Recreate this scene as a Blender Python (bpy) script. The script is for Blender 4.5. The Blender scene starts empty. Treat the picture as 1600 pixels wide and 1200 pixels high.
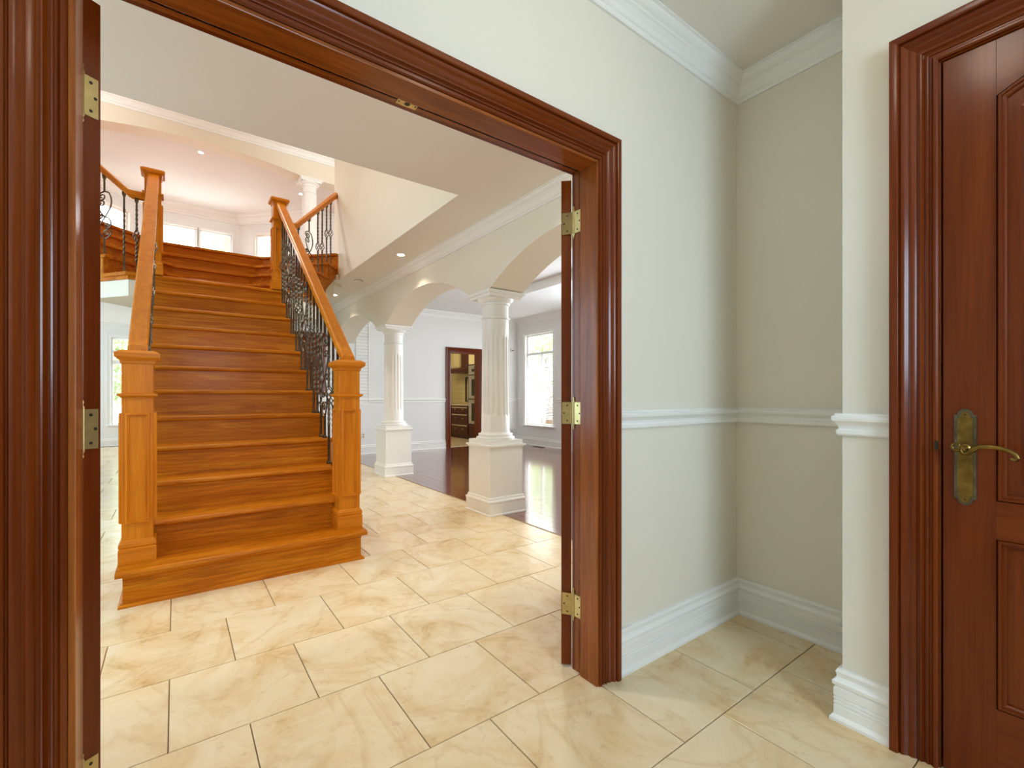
import bpy, bmesh, math, random
from mathutils import Vector
random.seed(7)
S = bpy.context.scene
COL = S.collection

# ------------------------------------------------------------------ camera, world, light, exposure
EYE = 1.12
YAW = math.atan2(720.0, 985.0)            # optical axis, measured from the stair axis (+Y) towards +X
cam_d = bpy.data.cameras.new('camera')
cam = bpy.data.objects.new('camera', cam_d)
COL.objects.link(cam)
cam.location = (0, 0, EYE)
cam.rotation_euler = (math.pi / 2, 0, -YAW)
cam_d.sensor_width = 36.0
cam_d.lens = 720.0 / 1600.0 * 36.0
cam_d.shift_y = 19.0 / 1600.0
cam_d.clip_start = 0.02
cam_d.clip_end = 200
S.camera = cam

W = bpy.data.worlds.new('daylight')
S.world = W
W.use_nodes = True
wn = W.node_tree.nodes
wn.clear()
_o = wn.new('ShaderNodeOutputWorld')
_b = wn.new('ShaderNodeBackground')
_b.inputs[0].default_value = (0.93, 0.97, 1.0, 1)
_b.inputs[1].default_value = 6.0
W.node_tree.links.new(_b.outputs[0], _o.inputs[0])

vs = S.view_settings
vs.view_transform = 'Standard'
vs.look = 'None'
vs.gamma = 1.0
vs.exposure = 0.55
vs.use_curve_mapping = False
S.cycles.use_adaptive_sampling = True
S.cycles.adaptive_threshold = 0.05
S.cycles.max_bounces = 7
S.cycles.diffuse_bounces = 4
S.cycles.glossy_bounces = 2
S.cycles.transparent_max_bounces = 12
S.cycles.caustics_reflective = False
S.cycles.caustics_refractive = False


def area(name, loc, aim, sx, sy, power, col=(1, 1, 1)):
    d = bpy.data.lights.new(name, 'AREA')
    d.shape = 'RECTANGLE'
    d.size, d.size_y = sx, sy
    d.energy = power
    d.color = col
    o = bpy.data.objects.new(name, d)
    o.location = loc
    o.rotation_euler = (Vector(aim) - Vector(loc)).to_track_quat('-Z', 'Y').to_euler()
    COL.objects.link(o)
    return o


DAY = (0.80, 0.91, 1.0)
SOFT = (0.92, 0.96, 1.0)
WARM = (1.0, 0.91, 0.77)
# area lights standing in for daylight, several where no opening is modelled
area('entry_daylight', (0.62, -2.12, 1.78), (1.2, 1.25, 1.55), 0.95, 1.0, 26, (0.42, 0.70, 1.0))   # glazed entrance behind the camera
area('dining_daylight', (6.50, 4.2, 1.6), (0.0, 4.4, 2.2), 3.6, 2.2, 122, DAY)            # dining windows, same wall as the one in view
area('hall_side_fill', (-3.0, 4.6, 1.7), (2.0, 4.8, 1.1), 5.0, 2.2, 95, (0.55, 0.80, 1.0))              # added side fill; no windows modelled in this wall
area('far_room_daylight', (-3.0, 11.4, 1.6), (0.0, 11.6, 1.3), 3.0, 2.0, 40, DAY)
area('bay_daylight', (0.39, 12.6, 4.4), (0.39, 5.0, 4.6), 1.6, 1.3, 9, DAY)
area('upper_daylight', (-2.9, 8.6, 4.8), (2.0, 8.0, 4.4), 3.0, 1.6, 40, DAY)


def point(name, loc, power, col=WARM, r=0.05):
    d = bpy.data.lights.new(name, 'POINT')
    d.energy = power
    d.color = col
    d.shadow_soft_size = r
    o = bpy.data.objects.new(name, d)
    o.location = loc
    COL.objects.link(o)
    return o


# ------------------------------------------------------------------ materials
def srgb(r, g, b):
    f = lambda c: c / 12.92 if c <= 0.04045 else ((c + 0.055) / 1.055) ** 2.4
    return (f(r / 255.0), f(g / 255.0), f(b / 255.0), 1.0)


def mat(name, rough=0.5, metal=0.0, coat=0.0, spec=0.4):
    m = bpy.data.materials.new(name)
    m.use_nodes = True
    nt = m.node_tree
    p = nt.nodes['Principled BSDF']
    p.inputs['Roughness'].default_value = rough
    p.inputs['Metallic'].default_value = metal
    p.inputs['Coat Weight'].default_value = coat
    p.inputs['Specular IOR Level'].default_value = 0.5 if metal else spec
    p.inputs['Coat Roughness'].default_value = 0.12
    return m, nt, p


def ramp(nt, stops):
    r = nt.nodes.new('ShaderNodeValToRGB')
    els = r.color_ramp.elements
    while len(els) < len(stops):
        els.new(0.5)
    for e, (pos, c) in zip(els, stops):
        e.position = pos
        e.color = c
    return r


def coords(nt, scale, shift=False):
    tc = nt.nodes.new('ShaderNodeTexCoord')
    mp = nt.nodes.new('ShaderNodeMapping')
    mp.inputs['Scale'].default_value = scale
    nt.links.new(tc.outputs['Object'], mp.inputs['Vector'])
    if shift:
        oi = nt.nodes.new('ShaderNodeObjectInfo')
        mm = nt.nodes.new('ShaderNodeMath')
        mm.operation = 'MULTIPLY'
        mm.inputs[1].default_value = 37.0
        nt.links.new(oi.outputs['Random'], mm.inputs[0])
        cb = nt.nodes.new('ShaderNodeCombineXYZ')
        for i in range(3):
            nt.links.new(mm.outputs[0], cb.inputs[i])
        nt.links.new(cb.outputs[0], mp.inputs['Location'])
    return mp


def noise(nt, mp, scale, detail=4, rough=0.55, dist=0.0):
    n = nt.nodes.new('ShaderNodeTexNoise')
    n.inputs['Scale'].default_value = scale
    n.inputs['Detail'].default_value = detail
    n.inputs['Roughness'].default_value = rough
    n.inputs['Distortion'].default_value = dist
    nt.links.new(mp.outputs[0], n.inputs['Vector'])
    return n


def mixc(nt, a, b, fac, mode='MIX'):
    m = nt.nodes.new('ShaderNodeMix')
    m.data_type = 'RGBA'
    m.blend_type = mode
    if isinstance(fac, float):
        m.inputs[0].default_value = fac
    else:
        nt.links.new(fac, m.inputs[0])
    for s, i in ((a, 6), (b, 7)):
        if isinstance(s, tuple):
            m.inputs[i].default_value = s
        else:
            nt.links.new(s, m.inputs[i])
    return m.outputs[2]


def bump(nt, p, h, strength, dist=0.01):
    b = nt.nodes.new('ShaderNodeBump')
    b.inputs['Strength'].default_value = strength
    b.inputs['Distance'].default_value = dist
    nt.links.new(h, b.inputs['Height'])
    nt.links.new(b.outputs[0], p.inputs['Normal'])


def paint(name, c, rough=0.55):
    m, nt, p = mat(name, rough)
    mp = coords(nt, (1, 1, 1))
    n = noise(nt, mp, 1.3, 3)
    c2 = tuple(min(1, v * 0.965) for v in c[:3]) + (1,)
    r = ramp(nt, [(0.3, c), (0.75, c2)])
    nt.links.new(n.outputs[0], r.inputs[0])
    nt.links.new(r.outputs[0], p.inputs['Base Color'])
    n2 = noise(nt, mp, 160, 2)
    bump(nt, p, n2.outputs[0], 0.03, 0.002)
    return m


def wood(name, dark, mid, light, axis, rough=0.3, coat=0.3, vary=0.0, spec=0.16, g=1.0, fine_k=0.75, figure=0.0):
    """stained timber, grain running along the given axis of the object"""
    m, nt, p = mat(name, rough, 0, coat, spec)
    st = {'X': (1.5 * g, 19 * g, 19 * g), 'Y': (19 * g, 1.5 * g, 19 * g), 'Z': (19 * g, 19 * g, 1.5 * g)}[axis]
    mp = coords(nt, st, True)
    n = noise(nt, mp, 1.0, 7, 0.62, 1.1)
    r = ramp(nt, [(0.25, dark), (0.5, mid), (0.78, light)])
    nt.links.new(n.outputs[0], r.inputs[0])
    fine = {'X': (3, 130, 130), 'Y': (130, 3, 130), 'Z': (130, 130, 3)}[axis]
    mp2 = coords(nt, fine, True)
    n2 = noise(nt, mp2, 1.0, 3, 0.6, 0.2)
    r2 = ramp(nt, [(0.32, (0.60, 0.52, 0.44, 1)), (0.60, (1, 1, 1, 1))])
    nt.links.new(n2.outputs[0], r2.inputs[0])
    c = mixc(nt, r.outputs[0], r2.outputs[0], fine_k, 'MULTIPLY')
    if figure:
        wv = nt.nodes.new('ShaderNodeTexWave')
        wv.bands_direction = 'Z'
        wv.inputs['Scale'].default_value = 9.0
        wv.inputs['Distortion'].default_value = 11.0
        wv.inputs['Detail'].default_value = 2.0
        wv.inputs['Detail Scale'].default_value = 0.7
        mp3 = coords(nt, (0.55, 1.4, 1.4), True)
        nt.links.new(mp3.outputs[0], wv.inputs['Vector'])
        r4 = ramp(nt, [(0.0, (0.55, 0.46, 0.38, 1)), (0.35, (1, 1, 1, 1))])
        nt.links.new(wv.outputs['Color'], r4.inputs[0])
        c = mixc(nt, c, r4.outputs[0], figure, 'MULTIPLY')
    if vary:
        oi = nt.nodes.new('ShaderNodeObjectInfo')
        r3 = ramp(nt, [(0.0, (1 - vary, 1 - vary, 1 - vary, 1)), (1.0, (1 + vary, 1 + vary * .9, 1 + vary * .8, 1))])
        nt.links.new(oi.outputs['Random'], r3.inputs[0])
        c = mixc(nt, c, r3.outputs[0], 1.0, 'MULTIPLY')
    nt.links.new(c, p.inputs['Base Color'])
    bump(nt, p, n2.outputs[0], 0.05, 0.002)
    return m


def metal(name, c, rough, c2=None):
    m, nt, p = mat(name, rough, 1.0)
    mp = coords(nt, (1, 1, 1))
    n = noise(nt, mp, 28, 4)
    r = ramp(nt, [(0.35, c), (0.7, c2 or c)])
    nt.links.new(n.outputs[0], r.inputs[0])
    nt.links.new(r.outputs[0], p.inputs['Base Color'])
    return m


def plain(name, c, rough=0.5, emit=0.0, metalv=0.0):
    m, nt, p = mat(name, rough, metalv)
    mp = coords(nt, (1, 1, 1))
    n = noise(nt, mp, 9, 2)
    c2 = tuple(v * 0.93 for v in c[:3]) + (1,)
    r = ramp(nt, [(0.4, c), (0.8, c2)])
    nt.links.new(n.outputs[0], r.inputs[0])
    nt.links.new(r.outputs[0], p.inputs['Base Color'])
    if emit:
        nt.links.new(r.outputs[0], p.inputs['Emission Color'])
        p.inputs['Emission Strength'].default_value = emit
    return m


M = {}
M['wall'] = paint('cream_wall_paint', srgb(238, 232, 217))
M['wall_white'] = paint('white_wall_paint', srgb(240, 239, 236))
M['wall_warm'] = paint('warm_cream_paint', srgb(238, 229, 208))
M['ceil'] = paint('ceiling_paint', srgb(243, 236, 225), 0.7)
M['ceil_white'] = paint('white_ceiling_paint', srgb(243, 242, 239), 0.7)
M['trim'] = paint('white_trim_enamel', srgb(247, 246, 241), 0.3)
OAK = (srgb(164, 85, 4), srgb(202, 115, 13), srgb(228, 151, 36))
POST = (srgb(198, 109, 12), srgb(215, 127, 22), srgb(230, 147, 38))
M['oakX'] = wood('stair_oak_x', *OAK, 'X', 0.36, 0.03, 0.08, 0.12, 1.0, 0.7, 0.3)
M['oakY'] = wood('stair_oak_y', *POST, 'Y', 0.32, 0.06, 0.0, 0.2, 0.7, 0.45)
M['oakZ'] = wood('stair_oak_z', *POST, 'Z', 0.32, 0.06, 0.0, 0.2, 0.7, 0.45)
M['postX'] = wood('stair_oak_cap', *POST, 'X', 0.32, 0.06, 0.0, 0.2, 0.7, 0.45)
MAH = (srgb(92, 34, 5), srgb(112, 46, 8), srgb(132, 62, 15))
M['mahZ'] = wood('mahogany_z', *MAH, 'Z', 0.23, 0.10, 0.0, 0.27, 0.35, 0.45)
M['mahX'] = wood('mahogany_x', *MAH, 'X', 0.23, 0.10, 0.0, 0.27, 0.35, 0.45)
M['mahY'] = wood('mahogany_y', *MAH, 'Y', 0.23, 0.10, 0.0, 0.27, 0.35, 0.45)
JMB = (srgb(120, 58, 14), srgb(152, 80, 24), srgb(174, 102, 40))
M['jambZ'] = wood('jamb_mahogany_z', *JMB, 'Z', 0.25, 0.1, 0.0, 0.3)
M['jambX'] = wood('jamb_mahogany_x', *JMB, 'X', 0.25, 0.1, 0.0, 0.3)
M['plank'] = wood('jatoba_floor', srgb(84, 34, 18), srgb(122, 58, 34), srgb(150, 82, 50), 'Y', 0.17, 0.8, 0.16, 0.5)
M['cherry'] = wood('kitchen_cherry', srgb(44, 14, 8), srgb(76, 28, 14), srgb(100, 44, 22), 'X', 0.3, 0.2)
M['iron'] = metal('wrought_iron', srgb(116, 107, 92), 0.36, srgb(78, 70, 58))
M['brass'] = metal('polished_brass', srgb(206, 188, 134), 0.34, srgb(184, 164, 108))
M['abrass'] = metal('antique_brass', srgb(150, 122, 62), 0.34, srgb(104, 82, 40))
M['bronze'] = metal('aged_brass_edge', srgb(122, 112, 92), 0.36, srgb(84, 78, 62))
M['steel'] = metal('brushed_steel', srgb(196, 198, 200), 0.32, srgb(170, 172, 176))
M['black'] = plain('black_glass', srgb(14, 14, 16), 0.08)
M['screw'] = plain('dark_screw_head', srgb(44, 34, 20), 0.5)
M['white_plastic'] = plain('white_plastic', srgb(236, 234, 228), 0.4)
M['lamp'] = plain('lamp_glow', (1.0, 0.93, 0.8, 1), 0.5, 14.0)
M['blind'] = plain('white_blind_slat', srgb(240, 241, 243), 0.5)
M['grout'] = plain('beige_grout', srgb(150, 122, 84), 0.9)
M['stone_top'] = plain('granite_worktop', srgb(186, 170, 140), 0.25)
M['olive'] = plain('cream_cabinet_glaze', srgb(206, 194, 146), 0.4)
M['lawn'] = plain('pale_paving', srgb(196, 196, 188), 0.9)
M['brickwall'] = plain('pale_brick', srgb(206, 180, 164), 0.9)
M['bark'] = plain('tree_bark', srgb(96, 78, 60), 0.9)
M['leaf'] = plain('tree_leaf', srgb(184, 202, 154), 0.6)

# travertine tile
m, nt, p = mat('travertine_tile', 0.24, 0, 0.15)
mp = coords(nt, (1, 1, 1), True)
n1 = noise(nt, mp, 2.6, 8, 0.66, 1.2)
r1 = ramp(nt, [(0.28, srgb(206, 168, 114)), (0.40, srgb(228, 199, 152)), (0.54, srgb(236, 215, 176)), (0.8, srgb(241, 226, 196))])
nt.links.new(n1.outputs[0], r1.inputs[0])
mpw = coords(nt, (1.0, 0.55, 1.0), True)
nv_ = noise(nt, mpw, 1.9, 5, 0.5, 1.4)
m1 = nt.nodes.new('ShaderNodeMath')
m1.operation = 'SUBTRACT'
m1.inputs[1].default_value = 0.5
nt.links.new(nv_.outputs[0], m1.inputs[0])
m2 = nt.nodes.new('ShaderNodeMath')
m2.operation = 'ABSOLUTE'
nt.links.new(m1.outputs[0], m2.inputs[0])
rw = ramp(nt, [(0.0, srgb(196, 150, 92)), (0.008, srgb(226, 196, 148)), (0.035, (1, 1, 1, 1))])
nt.links.new(m2.outputs[0], rw.inputs[0])
c = mixc(nt, r1.outputs[0], rw.outputs[0], 0.2, 'MULTIPLY')
n3 = noise(nt, mp, 22, 5, 0.7, 0.6)
r3 = ramp(nt, [(0.28, srgb(196, 164, 112)), (0.42, (1, 1, 1, 1))])
nt.links.new(n3.outputs[0], r3.inputs[0])
c = mixc(nt, c, r3.outputs[0], 0.3, 'MULTIPLY')
nt.links.new(c, p.inputs['Base Color'])
M['tile'] = m

# window pane
m = bpy.data.materials.new('window_glass')
m.use_nodes = True
nt = m.node_tree
nt.nodes.clear()
o_ = nt.nodes.new('ShaderNodeOutputMaterial')
t_ = nt.nodes.new('ShaderNodeBsdfTransparent')
g_ = nt.nodes.new('ShaderNodeBsdfGlossy')
g_.inputs['Roughness'].default_value = 0.02
x_ = nt.nodes.new('ShaderNodeMixShader')
x_.inputs[0].default_value = 0.06
nt.links.new(t_.outputs[0], x_.inputs[1])
nt.links.new(g_.outputs[0], x_.inputs[2])
nt.links.new(x_.outputs[0], o_.inputs[0])
M['glass'] = m

# ------------------------------------------------------------------ geometry helpers
ORG = {}


class MB:
    """collects faces in world space, then links them as one mesh object"""

    def __init__(s):
        s.v, s.f = [], []

    def add(s, vs, fs):
        b = len(s.v)
        s.v += [tuple(q) for q in vs]
        s.f += [tuple(b + i for i in f) for f in fs]
        return s

    def box(s, x0, x1, y0, y1, z0, z1):
        return s.add([(x0, y0, z0), (x1, y0, z0), (x1, y1, z0), (x0, y1, z0), (x0, y0, z1), (x1, y0, z1), (x1, y1, z1), (x0, y1, z1)],
                     [(0, 3, 2, 1), (4, 5, 6, 7), (0, 1, 5, 4), (1, 2, 6, 5), (2, 3, 7, 6), (3, 0, 4, 7)])

    def prism(s, poly, z0, z1):
        n = len(poly)
        s.add([(x, y, z0) for x, y in poly] + [(x, y, z1) for x, y in poly],
              [tuple(range(n))[::-1], tuple(range(n, 2 * n))] + [(i, (i + 1) % n, n + (i + 1) % n, n + i) for i in range(n)])
        return s

    def extrude(s, poly, fmap, d0, d1):
        """polygon in a plane, thickened from d0 to d1; fmap(a, b, d) -> world"""
        n = len(poly)
        s.add([fmap(a, b, d0) for a, b in poly] + [fmap(a, b, d1) for a, b in poly],
              [tuple(range(n))[::-1], tuple(range(n, 2 * n))] + [(i, (i + 1) % n, n + (i + 1) % n, n + i) for i in range(n)])
        return s

    def sweep(s, path, prof, fmap, closed=False, cut=None):
        """mitred moulding: path (a,b) in a plane, prof (offset to the left of travel, depth)"""
        n = len(path)
        dirs = []
        for i in range(n if closed else n - 1):
            a, b = path[i], path[(i + 1) % n]
            l = math.hypot(b[0] - a[0], b[1] - a[1])
            dirs.append(((b[0] - a[0]) / l, (b[1] - a[1]) / l))
        rings = []
        for i in range(n):
            if closed:
                d0, d1 = dirs[i - 1], dirs[i]
            else:
                d0, d1 = dirs[max(i - 1, 0)], dirs[min(i, n - 2)]
            n0, n1 = (-d0[1], d0[0]), (-d1[1], d1[0])
            if cut and i == 0 and cut[0]:
                mx, my = cut[0]
            elif cut and i == n - 1 and cut[1]:
                mx, my = cut[1]
            else:
                k = 1 + n0[0] * n1[0] + n0[1] * n1[1]
                mx, my = (n0[0] + n1[0]) / k, (n0[1] + n1[1]) / k
            rings.append([fmap(path[i][0] + mx * o, path[i][1] + my * o, d) for o, d in prof])
        m = len(prof)
        vs = [q for r in rings for q in r]
        fs = []
        for i in range(n if closed else n - 1):
            j = (i + 1) % n
            for k in range(m):
                l = (k + 1) % m
                fs.append((i * m + k, i * m + l, j * m + l, j * m + k))
        if not closed:
            fs += [tuple(range(m)), tuple((n - 1) * m + k for k in range(m))[::-1]]
        return s.add(vs, fs)

    def sqlathe(s, cx, cy, prof):
        """square section stack: prof = (half width, z) from bottom to top"""
        vs, fs = [], []
        for h, z in prof:
            vs += [(cx - h, cy - h, z), (cx + h, cy - h, z), (cx + h, cy + h, z), (cx - h, cy + h, z)]
        for i in range(len(prof) - 1):
            for k in range(4):
                l = (k + 1) % 4
                fs.append((i * 4 + k, i * 4 + l, i * 4 + 4 + l, i * 4 + 4 + k))
        e = (len(prof) - 1) * 4
        fs += [(3, 2, 1, 0), (e, e + 1, e + 2, e + 3)]
        return s.add(vs, fs)

    def lathe(s, cx, cy, prof, seg=32, rfun=None, fmap=None):
        vs, fs = [], []
        for r, z in prof:
            for k in range(seg):
                a = 2 * math.pi * k / seg
                rr = rfun(r, z, a) if rfun else r
                q = (cx + rr * math.cos(a), cy + rr * math.sin(a), z)
                vs.append(fmap(*q) if fmap else q)
        for i in range(len(prof) - 1):
            for k in range(seg):
                l = (k + 1) % seg
                fs.append((i * seg + k, i * seg + l, (i + 1) * seg + l, (i + 1) * seg + k))
        fs += [tuple(range(seg))[::-1], tuple((len(prof) - 1) * seg + k for k in range(seg))]
        return s.add(vs, fs)

    def tube(s, pts, rad, seg=6):
        pts = [Vector(q) for q in pts]
        rads = rad if isinstance(rad, (list, tuple)) else [rad] * len(pts)
        t0 = (pts[1] - pts[0]).normalized()
        up = Vector((0, 0, 1)) if abs(t0.z) < 0.9 else Vector((1, 0, 0))
        nrm = t0.cross(up).normalized()
        vs, fs = [], []
        for i, q in enumerate(pts):
            t = (pts[min(i + 1, len(pts) - 1)] - pts[max(i - 1, 0)]).normalized()
            nrm = (nrm - t * nrm.dot(t)).normalized()
            bn = t.cross(nrm)
            for k in range(seg):
                a = 2 * math.pi * k / seg
                vs.append(q + (nrm * math.cos(a) + bn * math.sin(a)) * rads[i])
        for i in range(len(pts) - 1):
            for k in range(seg):
                l = (k + 1) % seg
                fs.append((i * seg + k, i * seg + l, (i + 1) * seg + l, (i + 1) * seg + k))
        fs += [tuple(range(seg))[::-1], tuple((len(pts) - 1) * seg + k for k in range(seg))]
        return s.add(vs, fs)

    def mesh(s, name, material, org, bevel=0.0, smooth=False):
        me = bpy.data.meshes.new(name)
        me.from_pydata([(x - org[0], y - org[1], z - org[2]) for x, y, z in s.v], [], s.f)
        bm = bmesh.new()
        bm.from_mesh(me)
        bmesh.ops.recalc_face_normals(bm, faces=bm.faces)
        if bevel:
            ed = [e for e in bm.edges if len(e.link_faces) == 2 and e.calc_face_angle(0) > 0.5]
            bmesh.ops.bevel(bm, geom=ed, offset=bevel, segments=2, profile=0.5, affect='EDGES', clamp_overlap=True)
        bm.to_mesh(me)
        bm.free()
        me.materials.append(M[material])
        if smooth:
            me.polygons.foreach_set('use_smooth', [True] * len(me.polygons))
            me.set_sharp_from_angle(angle=math.radians(38))
        me.update()
        return me

    def build(s, name, material, parent=None, bevel=0.0, smooth=False, org=None):
        if org is None:
            xs, ys, zs = zip(*s.v)
            org = ((min(xs) + max(xs)) / 2, (min(ys) + max(ys)) / 2, min(zs))
        me = s.mesh(name, material, org, bevel, smooth)
        return place(name, me, org, parent)


def place(name, me, org, parent=None):
    o = bpy.data.objects.new(name, me)
    COL.objects.link(o)
    ORG[o.name] = Vector(org)
    if parent is not None:
        o.parent = parent
        o.location = Vector(org) - ORG[parent.name]
    else:
        o.location = org
    return o


def tag(o, label, cat, group=None, kind=None):
    o['label'] = label
    o['category'] = cat
    if group:
        o['group'] = group
    if kind:
        o['kind'] = kind
    return o


def thing(name, loc, label, cat, group=None, kind=None):
    return tag(place(name, None, loc), label, cat, group, kind)


def struct(name, mb, material, label, cat, **k):
    return tag(mb.build(name, material, **k), label, cat, None, 'structure')


XZ = lambda y: (lambda a, b, d: (a, y - d, b))        # wall that faces -Y
YZ = lambda x: (lambda a, b, d: (x - d, a, b))        # wall that faces -X
YZp = lambda x: (lambda a, b, d: (x + d, a, b))       # wall that faces +X
HZ = lambda z: (lambda a, b, d: (a, b, z + d))        # horizontal run

# ------------------------------------------------------------------ key dimensions (metres)
CZ = 2.745                        # ceiling of vestibule and hall
WY0, WY1 = 1.25, 1.35             # wall with the double doorway
OX0, OX1, OZ = -0.170, 1.32, 2.03 # its opening
NX = 2.365                        # end wall of the niche
RX = 1.865                        # wall with the closed door
NY = 0.613                        # near side of the niche
BX0, BX1 = 2.36, 2.74             # arched beam
FY = 8.85                         # far wall of the dining room
DX = 6.62                         # window wall of the dining room
DZ = 2.93
XC = 0.39                         # stair axis
RH, GO, NY1 = 0.195, 0.2445, 3.15
VX0, VX1, VY0 = -1.07, 1.85, 3.26  # stairwell opening in the hall ceiling
UZ = 16 * RH                      # upper floor
AY = 9.5                          # arch wall upstairs
BYY = 13.0                        # bay wall upstairs
UC = 5.87


def nos(k):
    return NY1 + GO * (k - 1)


# octagonal upper steps 13..16
def octa(k, off=0.0):
    j = k - 13
    y = 6.74 + GO * j + off
    h = 0.29 + (GO * j + off) * math.tan(math.pi / 8)
    return y, h


RD = (0.64, 0.77)                 # direction of the splayed upper railings (mirrored on the left)
RS = (1.14, 5.90)                 # where they start


def rail_pt(t, side, out=0.0):
    x = RS[0] + RD[0] * t + RD[1] * out
    y = RS[1] + RD[1] * t - RD[0] * out
    return (x if side > 0 else 2 * XC - x, y)


def rail_t(k, off=0.0, out=0.0):
    """t where nosing line of step k meets the railing line (shifted outwards by out)"""
    y, h = octa(k, off)
    c = (XC + h) + y
    return (c - (RS[0] + RD[1] * out) - (RS[1] - RD[0] * out)) / (RD[0] + RD[1])


def octa_path(k, off=0.0, out=0.0):
    y, h = octa(k, off)
    t = rail_t(k, off, out)
    a = rail_pt(t, 1, out)
    b = rail_pt(t, -1, out)
    return [b, (XC - h, y), (XC + h, y), a]


# ------------------------------------------------------------------ floors
fl = struct('floor', MB().box(-3.2, 2.5, -2.2, 13.7, -0.12, -0.006), 'grout',
            'cream travertine tiled floor running from the vestibule under the staircase', 'floor')
TX, TY = 0.4505, 0.4655
tiles = {}


def clip(x0, x1, y0, y1, bx):
    a, b, c_, d = max(x0, bx[0]), min(x1, bx[1]), max(y0, bx[2]), min(y1, bx[3])
    return (a, b, c_, d) if b - a > 0.03 and d - c_ > 0.03 else None


def tile_obj(x0, x1, y0, y1):
    key = (round(x1 - x0, 4), round(y1 - y0, 4))
    cx, cy = (x0 + x1) / 2, (y0 + y1) / 2
    if key not in tiles:
        hx, hy, g, b = key[0] / 2 - 0.002, key[1] / 2 - 0.002, 0.0, 0.0015
        mb = MB()
        vs_ = []
        for h, z in ((0, -0.006), (0, -0.0012), (b, 0.0)):
            vs_ += [(-hx + h, -hy + h, z), (hx - h, -hy + h, z), (hx - h, hy - h, z), (-hx + h, hy - h, z)]
        fs_ = [(8, 9, 10, 11)] + [(i * 4 + k, i * 4 + (k + 1) % 4, i * 4 + 4 + (k + 1) % 4, i * 4 + 4 + k) for i in (0, 1) for k in range(4)]
        mb.add(vs_, fs_)
        tiles[key] = mb.mesh('tile', 'tile', (0, 0, 0))
    return place('tile', tiles[key], (cx, cy, 0.0), fl)


cnt = 0
for j in range(-8, 24):
    y0 = 2.27 + TY * j
    sh = 0.207 if j % 2 == 0 else 0.207 - TX / 2
    for i in range(-9, 8):
        x0 = sh + TX * i
        bx = (-1.6, NX + 0.1, -1.3, 13.6) if y0 + TY < WY1 else (-2.2, 2.495, -1.3, 13.6)
        q = clip(x0, x0 + TX, y0, y0 + TY, bx)
        if not q:
            continue
        if q[3] < NY and q[0] > RX:
            continue
        # what the stair, the far wall or the frame hides is left as plain bed
        if q[2] > 3.9 and -0.15 < q[0] and q[1] < 1.0:
            continue
        if q[2] > FY and q[1] > -0.2:
            continue
        if q[1] < -0.9 and q[2] < 8.5:
            continue
        tile_obj(*q)
        cnt += 1
print('tiles', cnt)

fd = struct('floor_dining', MB().box(2.5, DX, WY1, FY + 0.15, -0.12, -0.008), 'cherry',
            'glossy red-brown plank floor of the dining room beyond the columns', 'floor')
pk = {}
x = 2.502
PW = 0.108
while x < DX - 0.02:
    w_ = min(PW, DX - x)
    y = 2.0 + random.uniform(-1.2, 0)
    while y < FY:
        L = random.choice((1.2, 1.5, 1.8, 2.1))
        a, b = max(y, 2.0), min(y + L, FY)
        if b - a > 0.1 and not (x > 5.0 and b < 3.6):
            key = (round(w_, 3), round(b - a, 3))
            if key not in pk:
                pk[key] = MB().box(-key[0] / 2 + 0.0012, key[0] / 2 - 0.0012, -key[1] / 2 + .0012, key[1] / 2 - .0012, -0.008, 0).mesh('plank', 'plank', (0, 0, 0))
            place('plank', pk[key], (x + w_ / 2, (a + b) / 2, 0), fd)
        y += L
    x += PW
struct('floor_kitchen', MB().box(3.4, 6.72, FY + 0.15, 12.5, -0.12, 0.0), 'tile',
       'cream tiled kitchen floor seen through the far doorway', 'floor')
struct('ground', MB().box(-30, 40, -20, 45, -0.5, -0.35), 'lawn', 'pale paved ground outside the windows', 'ground')
# transition strip between tile and planks
struct('trim_threshold', MB().box(2.488, 2.504, 2.0, FY, -0.004, 0.002), 'grout', 'thin strip between cream tile and red plank floor', 'trim')

# ------------------------------------------------------------------ walls of the vestibule
mb = MB()
mb.box(-3.2, OX0, WY0, WY1, 0, CZ).box(OX1, NX, WY0, WY1, 0, CZ).box(OX0, OX1, WY0, WY1, OZ, CZ).box(NX, DX, WY0, WY1, 0, 3.3)
struct('wall_doorway', mb, 'wall', 'cream wall around the open double doorway and the niche', 'wall')
struct('wall_niche', MB().box(NX, NX + 0.12, NY - 0.1, WY0, 0, CZ), 'wall', 'cream end wall of the niche with chair rail, right of corner', 'wall')
mb = MB()
D3Y0, D3Y1, D3Z = -0.455, 0.362, 2.13
mb.box(RX, NX + 0.12, D3Y1, NY, 0, CZ).box(RX, NX + 0.12, -2.2, D3Y0, 0, CZ).box(RX, NX + .12, D3Y0, D3Y1, D3Z, CZ)
mb.box(RX + 0.1, RX + 0.14, D3Y0, D3Y1, 0, D3Z)
struct('wall_right', mb, 'wall', 'narrow cream wall strip beside the closed mahogany door', 'wall')
struct('wall_entry_side', MB().box(-1.75, -1.6, -2.2, WY0, 0, CZ), 'wall', 'cream vestibule wall out of view on the left', 'wall')
mb = MB().box(-1.75, 0.1, -2.3, -2.2, 0, CZ).box(1.15, NX, -2.3, -2.2, 0, CZ).box(0.1, 1.15, -2.3, -2.2, 2.3, CZ).box(0.1, 1.15, -2.3, -2.2, 0, 1.26)
struct('wall_entry', mb, 'wall', 'entrance wall with glazed opening behind the viewpoint', 'wall')
struct('ceiling', MB().box(-1.75, NX + 0.12, -2.3, WY0, CZ, CZ + 0.1), 'ceil', 'cream ceiling of the vestibule above the niche', 'ceiling')

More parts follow.
